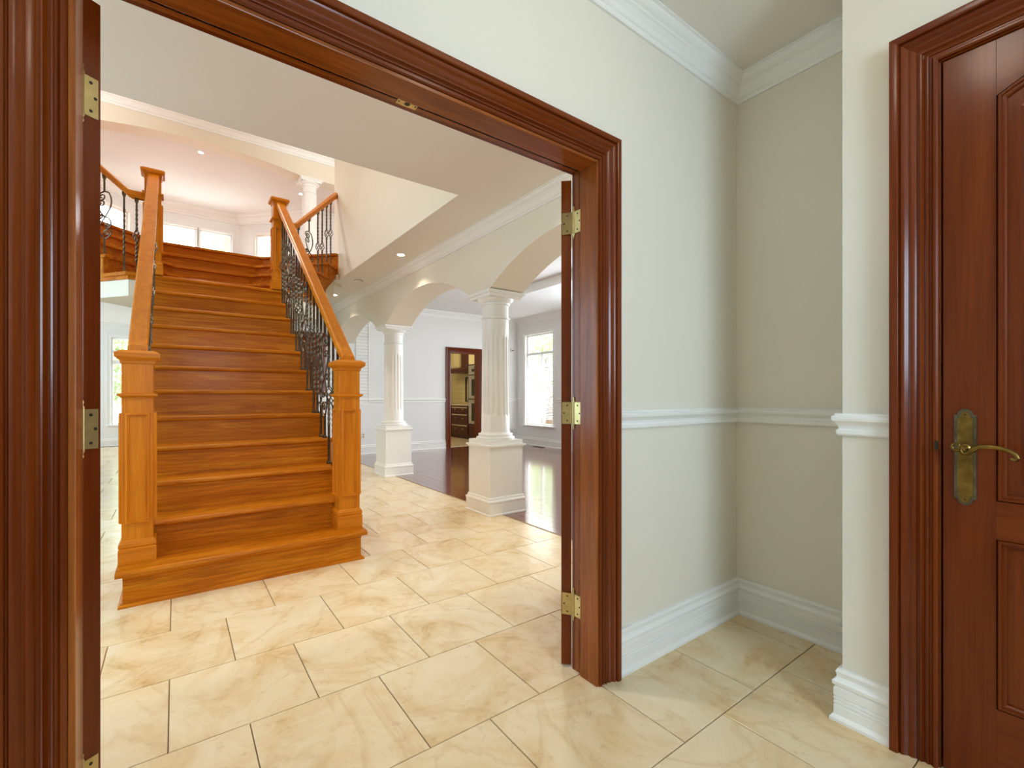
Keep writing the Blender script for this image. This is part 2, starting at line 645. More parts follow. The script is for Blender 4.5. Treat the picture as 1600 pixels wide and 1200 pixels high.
# mouldings
BASE = [(0, 0), (0.030, 0), (0.030, 0.010), (0.024, 0.018), (0.020, 0.022), (0.020, 0.052), (0.0165, 0.055), (0.020, 0.058), (0.020, 0.066), (0.0165, 0.069), (0.020, 0.072), (0.020, 0.080),
        (0.0165, 0.083), (0.020, 0.086), (0.020, 0.112), (0.016, 0.118), (0.023, 0.124), (0.024, 0.136), (0.017, 0.142), (0.012, 0.150), (0.014, 0.160), (0.016, 0.168), (0.011, 0.178), (0, 0.178)]
RAIL = [(0, 0), (0.010, 0), (0.014, 0.006), (0.014, 0.018), (0.008, 0.024), (0.010, 0.034), (0.018, 0.044), (0.024, 0.050), (0.026, 0.058), (0.026, 0.066), (0.018, 0.070), (0.018, 0.076), (0, 0.076)]
CROWN = [(0, -0.112), (0.010, -0.112), (0.012, -0.100), (0.012, -0.092), (0.018, -0.088), (0.024, -0.070), (0.036, -0.052), (0.044, -0.046), (0.044, -0.038), (0.056, -0.030), (0.066, -0.018), (0.068, -0.008), (0.078, -0.006), (0.078, 0), (0, 0)]


def run(name, path, z, prof, label, cat, m_='trim', cut=None, smooth=False):
    return struct(name, MB().sweep(path, prof, HZ(z), cut=cut), m_, label, cat, smooth=smooth)


# travel so that "left" points into the room
run('baseboard_niche', [(NX, NY), (NX, WY0), (OX1 + 0.1, WY0)], 0, BASE, 'white moulded baseboard around the niche corner', 'baseboard')
run('trim_chair_rail_niche', [(NX, NY), (NX, WY0), (OX1 + 0.1, WY0)], 0.985, RAIL, 'white chair rail around the niche corner', 'chair rail')
run('trim_crown_niche', [(RX, NY + 0.001), (NX, NY + 0.001), (NX, WY0), (-1.6, WY0)], CZ, CROWN, 'white crown moulding in the niche corner at the ceiling', 'crown moulding')
run('baseboard_right', [(RX, D3Y1 + 0.112), (RX, NY), (RX + 0.2, NY)], 0, BASE, 'white baseboard wrapping the wall strip beside the closed door', 'baseboard')
run('trim_chair_rail_right', [(RX, D3Y1 + 0.112), (RX, NY), (RX + 0.2, NY)], 0.985, RAIL, 'white chair rail wrapping the wall strip beside the closed door', 'chair rail')

# ------------------------------------------------------------------ door casings
CAS = [(0, 0), (0, 0.012), (0.004, 0.0155), (0.009, 0.0155), (0.012, 0.012), (0.014, 0.010), (0.018, 0.010), (0.0195, 0.013), (0.0225, 0.0135), (0.024, 0.010), (0.027, 0.0095), (0.031, 0.012), (0.033, 0.016), (0.036, 0.0165),
       (0.038, 0.012), (0.043, 0.0115), (0.049, 0.016), (0.055, 0.0185), (0.059, 0.0165), (0.061, 0.0165), (0.065, 0.0195), (0.070, 0.024), (0.075, 0.0255), (0.078, 0.0225), (0.0795, 0.0225), (0.081, 0.029), (0.084, 0.031), (0.100, 0.031), (0.100, 0)]


def casing(parent, a0, a1, zt, fmap, mv, mh, prof=CAS, w=0.1):
    """three mitred members around an opening a0..a1, height zt"""
    W_ = w / 0.1
    pr = [(o * W_, d * 1.25) for o, d in prof]
    MB().sweep([(a0, 0), (a0, zt)], pr, fmap, cut=(None, (-1, 1))).build('casing_leg', mv, parent, smooth=True)
    MB().sweep([(a0, zt), (a1, zt)], pr, fmap, cut=((-1, 1), (1, 1))).build('casing_head', mh, parent, smooth=True)
    MB().sweep([(a1, zt), (a1, 0)], pr, fmap, cut=((1, 1), None)).build('casing_leg', mv, parent, smooth=True)


fr = thing('trim_1', ((OX0 + OX1) / 2, WY0, 0), 'mahogany frame of the open double doorway in the foreground', 'door frame', None, 'structure')
casing(fr, OX0, OX1, OZ, XZ(WY0), 'mahZ', 'mahX')
casing(fr, OX0, OX1, OZ, (lambda a, b, d: (a, WY1 + 0.02 + d, b)), 'mahZ', 'mahX')
# jamb lining and door stop
JY0, JY1 = WY0 - 0.012, WY1 + 0.02
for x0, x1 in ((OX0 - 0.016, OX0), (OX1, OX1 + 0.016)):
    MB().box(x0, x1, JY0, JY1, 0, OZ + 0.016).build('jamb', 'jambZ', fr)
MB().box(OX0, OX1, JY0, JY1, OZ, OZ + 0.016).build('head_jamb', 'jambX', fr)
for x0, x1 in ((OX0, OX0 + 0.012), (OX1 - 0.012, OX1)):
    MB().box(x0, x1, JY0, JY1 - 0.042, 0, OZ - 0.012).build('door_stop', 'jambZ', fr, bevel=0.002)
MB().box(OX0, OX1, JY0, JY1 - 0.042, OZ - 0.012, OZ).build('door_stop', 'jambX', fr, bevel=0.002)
sp = MB().box(0.55, 0.615, JY1 - 0.036, JY1 - 0.006, OZ - 0.002, OZ).build('strike_plate', 'brass', fr)
MB().lathe(0.5825, JY1 - 0.021, [(0.009, OZ - 0.0026), (0.009, OZ - 0.002)], 12).build('latch_hole', 'screw', sp)
for q in (0.556, 0.609):
    MB().lathe(q, JY1 - 0.021, [(0.003, OZ - 0.0026), (0.003, OZ - 0.002)], 8).build('screw', 'screw', sp)


def hinge(parent, z0, pin, dend, jend, dn, jn):
    """pin (x,y); dend/jend = far ends of the two plates; dn/jn = the side they show"""
    h = 0.089
    g = MB()
    g.lathe(pin[0], pin[1], [(0.002, z0 - 0.022), (0.005, z0 - 0.016), (0.0035, z0 - 0.010), (0.0062, z0 - 0.004), (0.0062, z0), (0.0058, z0), (0.0058, z0 + h),
                             (0.0062, z0 + h), (0.0062, z0 + h + 0.004), (0.0035, z0 + h + 0.010), (0.005, z0 + h + 0.016), (0.002, z0 + h + 0.024)], 10)
    hg = g.build('hinge', 'brass', parent, smooth=True)
    for end, (nx, ny) in ((dend, dn), (jend, jn)):
        a, b = Vector((pin[0], pin[1])), Vector((end[0], end[1]))
        e1 = (b - a).normalized()
        nv = Vector((nx, ny))
        nn = nv * 0.0012
        poly = [(a.x, a.y), (b.x, b.y), (b.x + nn.x, b.y + nn.y), (a.x + nn.x, a.y + nn.y)]
        MB().prism(poly, z0, z0 + h).build('hinge_plate', 'brass', hg)
        for tz, tw in ((0.013, 0.55), (0.0445, 0.82), (0.076, 0.55)):
            c = a.lerp(b, tw)
            vs_, k = [], 8
            for dd in (0.0011, 0.0019):
                for q in range(k):
                    an = 2 * math.pi * q / k
                    pt = c + e1 * (0.0036 * math.cos(an)) + nv * dd
                    vs_.append((pt.x, pt.y, z0 + tz + 0.0036 * math.sin(an)))
            MB().add(vs_, [tuple(range(k, 2 * k))] + [(q, (q + 1) % k, k + (q + 1) % k, k + q) for q in range(k)]).build('screw', 'screw', hg)
    return hg


def door_leaf(name, corner, u, e, L, th, label):
    """slab from a corner; u = direction of the leaf, e = direction across its edge"""
    u, e = Vector(u).normalized(), Vector(e).normalized()
    c = Vector(corner)
    fm = lambda a, b, d: (c.x + u.x * a + e.x * d, c.y + u.y * a + e.y * d, b)
    o = thing(name, (c.x, c.y, 0), label, 'door', None, 'structure')
    z0, z1 = 0.012, OZ - 0.02
    for a0, a1 in ((0, 0.11), (L - 0.11, L)):
        MB().extrude([(a0, z0), (a1, z0), (a1, z1), (a0, z1)], fm, 0, th).build('stile', 'mahZ', o, bevel=0.0015)
    for b0, b1 in ((z0, 0.24), (0.72, 0.83), (z1 - 0.12, z1)):
        MB().extrude([(0.11, b0), (L - 0.11, b0), (L - 0.11, b1), (0.11, b1)], fm, 0, th).build('rail', 'mahZ', o)
    for b0, b1 in ((0.24, 0.72), (0.83, z1 - 0.12)):
        MB().extrude([(0.11, b0), (L - 0.11, b0), (L - 0.11, b1), (0.11, b1)], fm, th * 0.3, th * 0.7).build('panel', 'mahZ', o)
    return o, fm


# left leaf: edge from (-0.15,1.385) along e; leaf runs away from the camera just left of the line of sight
uL = Vector((-0.535, 0.845))
eL = Vector((0.845, 0.535))
PL = Vector((-0.1655, 1.3825))
dl, _ = door_leaf('door_1', tuple(PL), uL, eL, 0.73, 0.034, 'open mahogany door leaf with brass hinges at the left jamb')
for z0 in (0.222, 1.002, 1.745):
    hinge(dl, z0, (PL.x - 0.002, PL.y - 0.003), tuple(PL + eL * 0.0285 - uL * 0.0006), (OX0 + 0.001, 1.336), tuple(-uL), (1, 0.0))
uR = Vector((0.676, 0.737)).normalized()
eR = Vector((uR.y, -uR.x))
PR = Vector((1.304, 1.404)) - eR * 0.0205
dr, _ = door_leaf('door_2', tuple(PR), uR, eR, 0.73, 0.041, 'open mahogany door leaf seen edge-on at the right jamb')
PIN = (1.3175, 1.3745)
for z0 in (0.222, 1.006, 1.785):
    hinge(dr, z0, PIN, tuple(PR + eR * 0.003 - uR * 0.0006), (1.3192, 1.334), tuple(-uR), (-1, 0.0))

# closed door on the right with its frame
f3 = thing('trim_2', (RX, (D3Y0 + D3Y1) / 2, 0), 'mahogany frame of the closed door at the right edge', 'door frame', None, 'structure')
casing(f3, D3Y0, D3Y1, D3Z, YZ(RX), 'mahZ', 'mahY', w=0.112)
for y0, y1 in ((D3Y0 - 0.001, D3Y0 + 0.006), (D3Y1 - 0.004, D3Y1 + 0.001)):
    MB().box(RX - 0.004, RX + 0.099, y0, y1, 0, D3Z).build('jamb', 'mahZ', f3)
MB().box(RX - 0.004, RX + 0.099, D3Y0, D3Y1, D3Z - 0.003, D3Z + 0.001).build('head_jamb', 'mahY', f3)
MB().box(RX - 0.0205, RX - 0.0155, D3Y1 - 0.0005, D3Y1 + 0.007, 0.958, 0.986).build('strike_plate', 'screw', f3)
d3 = thing('door_3', (RX, (D3Y0 + D3Y1) / 2, 0), 'closed mahogany panel door with antique brass lever handle', 'door', None, 'structure')
FX = RX - 0.001
Y0, Y1 = D3Y0 + 0.008, D3Y1 - 0.008
SW = 0.112
fm3 = YZ(FX)
for a0, a1 in ((Y0, Y0 + SW), (Y1 - SW, Y1)):
    MB().box(FX, FX + 0.04, a0, a1, 0.008, D3Z - 0.006).build('stile', 'mahZ', d3, bevel=0.001)
P0, P1 = Y0 + SW, Y1 - SW
for b0, b1 in ((0.008, 0.24), (0.717, 0.824)):
    MB().box(FX + 0.0005, FX + 0.0395, P0, P1, b0, b1).build('rail', 'mahY', d3)


def arch_top(y, zs=1.965, rise=0.085):
    q = (y - (P0 + P1) / 2) / ((P1 - P0) / 2)
    return zs + rise * (1 - q * q)


arc = [(P0 + (P1 - P0) * i / 20, arch_top(P0 + (P1 - P0) * i / 20)) for i in range(21)]
MB().extrude(arc + [(P1, D3Z - 0.006), (P0, D3Z - 0.006)], fm3, -0.0395, -0.0005).build('rail', 'mahY', d3)
PM = [(0, 0), (0, -0.004), (0.004, 0.004), (0.010, 0.005), (0.012, -0.001), (0.016, -0.001), (0.020, -0.005), (0.020, -0.012), (0, -0.012)]
up = [(P0, 0.824), (P1, 0.824)] + arc[::-1]
lo = [(P0, 0.24), (P1, 0.24), (P1, 0.717), (P0, 0.717)]
for poly in (up, lo):
    MB().extrude(poly, fm3, -0.024, -0.012).build('panel', 'mahZ', d3)
    MB().sweep(poly, PM, fm3, closed=True).build('panel_moulding', 'mahZ', d3, smooth=True)
    cx_ = (P0 + P1) / 2
    cz_ = (min(q[1] for q in poly) + max(q[1] for q in poly)) / 2

    def ins(q, k):
        return (q[0] - math.copysign(k, q[0] - cx_) if abs(q[0] - cx_) > k else q[0], q[1] - math.copysign(k, q[1] - cz_))
    a_, b_ = [ins(q, 0.045) for q in poly], [ins(q, 0.075) for q in poly]
    n_ = len(a_)
    vs_ = [fm3(q[0], q[1], -0.012) for q in a_] + [fm3(q[0], q[1], -0.006) for q in b_]
    MB().add(vs_, [tuple(range(n_, 2 * n_))] + [(i, (i + 1) % n_, n_ + (i + 1) % n_, n_ + i) for i in range(n_)]).build('raised_field', 'mahZ', d3)
# lever handle set
HY, HZc = 0.305, 0.972


def plate_outline(hw, z0, z1, k):
    pts = [(HY + hw, z0 + k), (HY + hw, z1 - k)]
    for i in range(9):
        a = math.pi * i / 8
        pts.append((HY + math.cos(a) * hw * 0.72, z1 - k + math.sin(a) * k + 0.0))
    pts += [(HY - hw, z1 - k), (HY - hw, z0 + k)]
    for i in range(9):
        a = math.pi + math.pi * i / 8
        pts.append((HY + math.cos(a) * hw * 0.72, z0 + k + math.sin(a) * k))
    return pts


pl = MB().extrude(plate_outline(0.0235, 0.802, 1.083, 0.018), fm3, 0.0, 0.004).build('escutcheon', 'bronze', d3, bevel=0.001)
MB().extrude(plate_outline(0.0165, 0.81, 1.075, 0.018), fm3, 0.004, 0.0065).build('raised_plate', 'abrass', pl, bevel=0.0012)
MB().lathe(0, 0, [(0.0025, 0), (0.0025, 0.001)], 8, fmap=lambda a, b, c_: fm3(HY + a, 1.066 + b, 0.0065 + c_)).build('screw', 'screw', pl)
MB().lathe(0, 0, [(0.002, 0), (0.002, 0.001)], 8, fmap=lambda a, b, c_: fm3(HY + a, 0.819 + b, 0.0065 + c_)).build('screw', 'screw', pl)
MB().lathe(0, 0, [(0.013, 0.0065), (0.013, 0.010), (0.009, 0.013), (0.008, 0.046), (0.010, 0.050)], 16, fmap=lambda a, b, c_: fm3(HY + a, HZc - 0.004 + b, c_)).build('spindle', 'abrass', pl, smooth=True)
pts, rad = [], []
# curl over the spindle
for i in range(15):
    a = math.radians(-20 + 330 * i / 14)
    r_ = 0.005 + 0.008 * i / 14
    pts.append(fm3(HY + 0.010 - r_ * math.cos(a) * 1.0, HZc + 0.004 + r_ * math.sin(a), 0.052))
    rad.append(0.003 + 0.002 * i / 14)
pts = pts
for yy, zz, rr in ((-0.003, -0.0155, .0055), (-0.014, -0.013, .0062), (-0.024, -0.002, .007), (-0.036, 0.006, .0068), (-0.056, 0.0082, .0062), (-0.076, 0.006, .0058), (-0.094, 0.000, .0056), (-0.106, -0.009, .0054), (-0.110, -0.018, .0056), (-0.105, -0.023, .006), (-0.099, -0.022, .0045), (-0.097, -0.018, .003)):
    pts.append(fm3(HY + yy, HZc + zz, 0.052))
    rad.append(rr)
MB().tube(pts, rad, 10).build('lever', 'abrass', pl, smooth=True)

# ------------------------------------------------------------------ hall and stairwell shell
y16, h16 = octa(16, 0.03)
backpoly = [(VX0, y16 - (XC - h16 - VX0)), (XC - h16, y16), (XC + h16, y16), (VX1, y16 - (VX1 - XC - h16)), (VX1, 9.5), (VX0, 9.5)]
mb = MB()
mb.box(-3.2, BX0, WY1, VY0, CZ, CZ + 0.08)
mb.box(VX1, BX0, VY0, FY, CZ, CZ + 0.08)
mb.box(-3.2, VX0, VY0, 9.5, CZ, CZ + 0.08)
mb.prism(backpoly, CZ, CZ + 0.08)
struct('ceiling_hall', mb, 'ceil', 'warm cream hall ceiling with an opening for the staircase', 'ceiling')
struct('ceiling_far_room', MB().box(-3.2, 1.0, 9.5, 13.75, CZ, CZ + 0.08), 'ceil_white', 'white ceiling of the far room left of the staircase', 'ceiling')
mb = MB()
mb.prism([(VX0, backpoly[0][1]), (XC - h16, y16), (XC + h16, y16), (VX1, backpoly[3][1]), (VX1, 9.0), (4.2, 9.0), (4.2, 13.2), (-3.2, 13.2), (-3.2, 7.0), (VX0, 7.0)], CZ + 0.09, UZ - 0.036)
struct('floor_upper', mb, 'oakX', 'upper floor slab behind the top stair edge', 'floor')
WE = 6.84
struct('wall_stairwell_right', MB().box(VX1 - 0.004, VX1 + 0.12, VY0 - 0.1, WE, CZ + 0.001, UC), 'wall_warm', 'pale yellow stairwell wall above the hall, right of the stairs', 'wall')
struct('wall_stairwell_left', MB().box(VX0 - 0.12, VX0 + 0.004, VY0 - 0.1, WE, CZ + 0.001, UC), 'wall_warm', 'pale stairwell wall out of view on the left', 'wall')
struct('wall_stairwell_front', MB().box(VX0, VX1, VY0 - 0.1, VY0 + 0.004, CZ + 0.001, UC), 'wall_warm', 'stairwell wall above the near ceiling edge', 'wall')
struct('ceiling_stairwell', MB().box(-3.2, 4.2, VY0 - 0.1, AY + 0.3, UC, UC + 0.1), 'ceil', 'upper stairwell ceiling above the arch wall', 'ceiling')

# arch wall upstairs
def strip_beam(mb, a0, a1, bot, top, fmap, d0, d1, n=40):
    qs = [(a0 + (a1 - a0) * i / n) for i in range(n + 1)]
    vs_, fs_ = [], []
    for q in qs:
        for d in (d0, d1):
            vs_ += [fmap(q, bot(q), d), fmap(q, top, d)]
    for i in range(n):
        a, b = 4 * i, 4 * i + 4
        fs_ += [(a, a + 1, b + 1, b), (a + 2, b + 2, b + 3, a + 3), (a, b, b + 2, a + 2), (a + 1, a + 3, b + 3, b + 1)]
    fs_ += [(0, 2, 3, 1), (4 * n, 4 * n + 1, 4 * n + 3, 4 * n + 2)]
    mb.add(vs_, fs_)


ACX, AHS, ASP, ARISE = 0.36, 1.62, 5.33, 0.16
fA = lambda a, b, d: (a, AY + d, b)
mb = MB()
strip_beam(mb, ACX - AHS, ACX + AHS, lambda q: ASP + ARISE * (1 - ((q - ACX) / AHS) ** 2), UC, fA, 0, 0.32)
mb.box(ACX + AHS, 4.2, AY, AY + 0.32, ASP, UC).box(-3.2, ACX - AHS, AY, AY + 0.32, ASP, UC)
struct('wall_upper_arch', mb, 'wall_warm', 'upper wall with a wide flat arch above the stair landing', 'wall')
run('trim_crown_upper', [(4.2, AY), (-3.2, AY)], UC, [(o * 1.7, d * 1.7) for o, d in CROWN], 'white crown moulding above the wide upper arch', 'crown moulding')
mb = MB().box(-3.3, -3.2, VY0 - 0.1, 13.3, CZ, UC).box(4.2, 4.3, VY0 - 0.1, 13.3, 3.33, UC)
struct('wall_upper_sides', mb, 'wall_white', 'upper floor side walls out of view', 'wall')

# upper bay with windows
UB = 5.5
struct('ceiling_bay', MB().box(-3.2, 4.2, AY + 0.3, BYY + 0.3, UB, UB + 0.1), 'ceil_white', 'white ceiling of the upper bay behind the arch', 'ceiling')
bl, br_ = -0.48, 1.26


def wall_seg(mb, p, q, openings, z0, z1, th=0.15):
    """wall from p to q (2D), thickness to the left of travel; openings in distance along it"""
    p, q = Vector(p), Vector(q)
    L = (q - p).length
    d = (q - p) / L
    n = Vector((-d.y, d.x))
    fm = lambda a, b, dd: (p.x + d.x * a + n.x * dd, p.y + d.y * a + n.y * dd, b)
    cur = 0.0
    for a0, a1, b0, b1 in openings:
        for r in ((cur, a0, z0, z1), (a0, a1, z0, b0), (a0, a1, b1, z1)):
            if r[1] - r[0] > 1e-4 and r[3] - r[2] > 1e-4:
                mb.extrude([(r[0], r[2]), (r[1], r[2]), (r[1], r[3]), (r[0], r[3])], fm, 0, th)
        cur = a1
    mb.extrude([(cur, z0), (L, z0), (L, z1), (cur, z1)], fm, 0, th)
    return fm


def window(name, fm, a0, a1, b0, b1, label, bars=(), vbars=(), slats=None, case=0.07):
    """fm(a, b, depth): depth grows outwards"""
    c0 = fm((a0 + a1) / 2, b0, 0.05)
    o = thing(name, c0, label, 'window', None, 'structure')
    f = 0.035
    for r in ((a0, a0 + f, b0, b1), (a1 - f, a1, b0, b1), (a0 + f, a1 - f, b0, b0 + f), (a0 + f, a1 - f, b1 - f, b1)):
        MB().extrude([(r[0], r[2]), (r[1], r[2]), (r[1], r[3]), (r[0], r[3])], fm, 0.05, 0.11).build('window_frame', 'trim', o)
    for z, hgt in bars:
        MB().extrude([(a0 + f, z), (a1 - f, z), (a1 - f, z + hgt), (a0 + f, z + hgt)], fm, 0.045, 0.105).build('transom_bar', 'trim', o)
    for a, w_, z0, z1 in vbars:
        MB().extrude([(a, z0), (a + w_, z0), (a + w_, z1), (a, z1)], fm, 0.06, 0.10).build('mullion', 'trim', o)
    MB().extrude([(a0 + f, b0 + f), (a1 - f, b0 + f), (a1 - f, b1 - f), (a0 + f, b1 - f)], fm, 0.078, 0.082).build('pane', 'glass', o)
    if case:
        c = case
        fmi = lambda a, b, d: fm(a, b, -d)
        pr = [(0, 0), (0, 0.010), (0.006, 0.014), (0.012, 0.010), (c - 0.02, 0.016), (c - 0.014, 0.022), (c, 0.022), (c, 0)]
        MB().sweep([(a0, b0), (a0, b1), (a1, b1), (a1, b0)], pr, fmi).build('window_casing', 'trim', o)
        MB().extrude([(a0 - c - 0.02, b0 - 0.03), (a1 + c + 0.02, b0 - 0.03), (a1 + c + 0.02, b0), (a0 - c - 0.02, b0)], fmi, 0, 0.05).build('window_sill', 'trim', o, bevel=0.004)
    if slats:
        s0, s1, step = slats
        z = s0
        first = None
        while z < s1:
            q = [fm(a0 + f, z, 0.012), fm(a1 - f, z, 0.012), fm(a1 - f, z + 0.014, 0.036), fm(a0 + f, z + 0.014, 0.036)]
            MB().add(q + [(x_, y_, z_ + 0.0025) for x_, y_, z_ in q], [(3, 2, 1, 0), (4, 5, 6, 7), (0, 1, 5, 4), (1, 2, 6, 5), (2, 3, 7, 6), (3, 0, 4, 7)]).build('blind_slat', 'blind', o)
            z += step
    return o


s2 = math.sqrt(0.5)
mb = MB()
q1 = (br_ + 2.2 * s2, BYY - 2.2 * s2)
q0 = (bl - 2.2 * s2, BYY - 2.2 * s2)
# travel left -> right so that the wall thickness (left of travel) lies outside
mb = MB()
Lm = br_ - bl
WZ0, WZ1 = 3.86, 5.03
fB = wall_seg(mb, (bl, BYY), (br_, BYY), [(0.235, 0.885, WZ0, WZ1), (0.93, 1.59, WZ0, WZ1)], UZ, UB)
fBr = wall_seg(mb, (br_, BYY), q1, [(0.43, 1.15, WZ0, WZ1)], UZ, UB)
fBl = wall_seg(mb, q0, (bl, BYY), [(2.2 - 1.15, 2.2 - 0.43, WZ0, WZ1)], UZ, UB)
mb.box(q1[0], 4.2, q1[1], q1[1] + 0.15, UZ, UB).box(-3.2, q0[0], q0[1], q0[1] + 0.15, UZ, UB)
struct('wall_bay', mb, 'wall_white', 'white upper bay wall with small windows behind the stairs', 'wall')
window('window_3', fB, 0.235, 0.885, WZ0, WZ1, 'upper bay window just right of the left landing newel post', case=0.03)
window('window_4', fB, 0.93, 1.59, WZ0, WZ1, 'upper bay window with leaves outside, middle of the landing', case=0.03)
window('window_5', fBr, 0.43, 1.15, WZ0, WZ1, 'upper bay window half hidden behind the right landing newel post', case=0.03)
window('window_6', fBl, 1.05, 1.77, WZ0, WZ1, 'upper bay window behind the left scroll baluster', case=0.03)
run('trim_crown_bay', [q1, (br_, BYY), (bl, BYY), q0], UB, [(o * 2.2, d * 1.9) for o, d in CROWN], 'white crown moulding around the upper bay', 'crown moulding')

# ------------------------------------------------------------------ dining room shell
WIN = (7.55, 8.52, 0.46, 2.53)
mb = MB()
# window wall, travel from far to near so thickness lies outside (+X)
fD = wall_seg(mb, (DX, FY + 0.15), (DX, WY1), [(FY + 0.15 - WIN[1], FY + 0.15 - WIN[0], WIN[2], WIN[3])], 0, 3.3)
struct('wall_dining_window', mb, 'wall_white', 'white dining room wall with the tall window', 'wall')
aw0, aw1 = FY + 0.15 - WIN[1], FY + 0.15 - WIN[0]
window('window_1', fD, aw0, aw1, WIN[2], WIN[3], 'tall dining room window with transom and white blind', bars=((2.06, 0.06),), vbars=((aw0 + 0.50, 0.06, 0.5, 2.06),), slats=(0.60, 2.03, 0.034))
KD = (4.80, 5.54, 2.08)
mb = MB()
mb.box(1.0, KD[0], FY, FY + 0.15, 0, 3.3).box(KD[1], DX, FY, FY + 0.15, 0, 3.3).box(KD[0], KD[1], FY, FY + 0.15, KD[2], 3.3)
struct('wall_far', mb, 'wall_white', 'white far wall with the kitchen doorway and chair rail', 'wall')
mb = MB().box(BX1, DX, WY1, 3.0, DZ, DZ + 0.08).box(BX1, 4.2, 3.0, 6.6, DZ, DZ + .08).box(5.0, DX, 3.0, 6.6, DZ, DZ + .08).box(BX1, DX, 6.6, FY, DZ, DZ + .08)
mb.box(4.2, 5.0, 3.0, 6.6, DZ + 0.14, DZ + 0.32).box(4.12, 4.2, 3.0, 6.6, DZ + .08, DZ + .3).box(5.0, 5.08, 3.0, 6.6, DZ + .08, DZ + .3).box(4.12, 5.08, 2.92, 3.0, DZ + .08, DZ + .3).box(4.12, 5.08, 6.6, 6.68, DZ + .08, DZ + .3)
struct('ceiling_dining', mb, 'ceil_white', 'white tray ceiling of the dining room', 'ceiling')
run('trim_crown_dining', [(DX, WY1), (DX, FY), (BX1, FY)], DZ, [(o * 1.3, d * 1.15) for o, d in CROWN], 'white crown moulding around the dining room', 'crown moulding')
run('baseboard_dining_window', [(DX, WY1), (DX, FY), (KD[1] + 0.1, FY)], 0, BASE, 'white baseboard under the dining window', 'baseboard')
run('baseboard_far', [(KD[0] - 0.1, FY), (2.32, FY)], 0, BASE, 'white baseboard along the far wall left of kitchen doorway', 'baseboard')
run('trim_chair_rail_far', [(KD[0] - 0.1, FY), (2.32, FY)], 0.99, RAIL, 'white chair rail along the far wall left of kitchen doorway', 'chair rail')
run('trim_chair_rail_dining', [(DX, WIN[1] + 0.09), (DX, FY), (KD[1] + .1, FY)], 0.99, RAIL, 'white chair rail in the dining corner left of the tall window', 'chair rail')
run('trim_chair_rail_window', [(DX, WY1), (DX, WIN[0] - 0.09)], 0.99, RAIL, 'white chair rail right of the tall dining window', 'chair rail')

# arched beam over the columns
mb = MB()
fBm = lambda a, b, d: (BX0 + d, a, b)
SPR, APX = 2.12, 2.43
C1, C2 = 3.765, 6.385
spans = [(1.39, C1 - 0.19), (C1 + 0.19, C2 - 0.19), (C2 + 0.19, FY - 0.02)]


def arch_bot(y):
    for a0, a1 in spans:
        if a0 < y < a1:
            hs_, rise = (a1 - a0) / 2, APX - SPR
            R = (hs_ * hs_ + rise * rise) / (2 * rise)
            q = y - (a0 + a1) / 2
            return APX - R + math.sqrt(R * R - q * q)
    return SPR


strip_beam(mb, WY1, FY, arch_bot, 3.3, fBm, 0, BX1 - BX0, 150)
struct('wall_arcade', mb, 'wall_warm', 'cream beam with a row of shallow arches above the columns', 'beam')
run('trim_crown_hall', [(BX0, WY1), (BX0, FY)], CZ, CROWN, 'cream crown moulding along the arched beam', 'crown moulding', 'ceil')

# kitchen doorway frame
kf = thing('trim_3', ((KD[0] + KD[1]) / 2, FY, 0), 'mahogany frame of the kitchen doorway in the far wall', 'door frame', None, 'structure')
casing(kf, KD[0], KD[1], KD[2], XZ(FY), 'mahZ', 'mahX')
for x0, x1 in ((KD[0], KD[0] + 0.02), (KD[1] - 0.02, KD[1])):
    MB().box(x0, x1, FY - 0.01, FY + 0.16, 0, KD[2]).build('jamb', 'mahZ', kf)
MB().box(KD[0], KD[1], FY - 0.01, FY + 0.16, KD[2] - 0.02, KD[2]).build('head_jamb', 'mahX', kf)

# wooden panel glimpsed between the right balusters
wp = thing('wooden_wall_panel', (1.87, FY, 1.0), 'brown wood-framed panel with sill on the far wall, seen between the right balusters', 'panel')
MB().box(1.56, 2.16, FY - 0.012, FY - 0.001, 1.22, 2.2).build('panel_board', 'mahZ', wp)
MB().sweep([(1.56, 1.22), (1.56, 2.2), (2.16, 2.2), (2.16, 1.22)], [(0.0, 0), (0.0, 0.02), (0.04, 0.028), (0.07, 0.022), (0.07, 0)], XZ(FY), closed=True).build('panel_frame', 'mahX', wp)
MB().box(1.46, 2.26, FY - 0.06, FY - 0.001, 0.985, 1.02).build('panel_sill', 'mahX', wp, bevel=0.004)

# far room left of the stair
mb = MB()
fF = wall_seg(mb, (-3.2, 13.6), (1.0, 13.6), [(2.04, 2.62, 0.48, 2.44)], 0, CZ)
mb.box(-3.3, -3.2, WY1, 13.75, 0, CZ).box(1.0, 1.15, FY, 13.75, 0, CZ)
struct('wall_far_room', mb, 'wall_white', 'white far room wall left of the staircase', 'wall')
window('window_2', fF, 2.04, 2.62, 0.48, 2.44, 'tall window with foliage left of the lower left newel post', bars=((2.1, 0.05), (1.84, 0.09)), vbars=((2.18, 0.012, 2.15, 2.40), (2.28, 0.012, 2.15, 2.40)))
run('baseboard_far_room', [(1.0, 13.6), (-3.2, 13.6)], 0, BASE, 'white baseboard in the far room left of the staircase', 'baseboard')
run('trim_crown_far_room', [(1.0, 13.6), (-3.2, 13.6)], CZ, CROWN, 'white crown moulding in the far room left of the staircase', 'crown moulding')

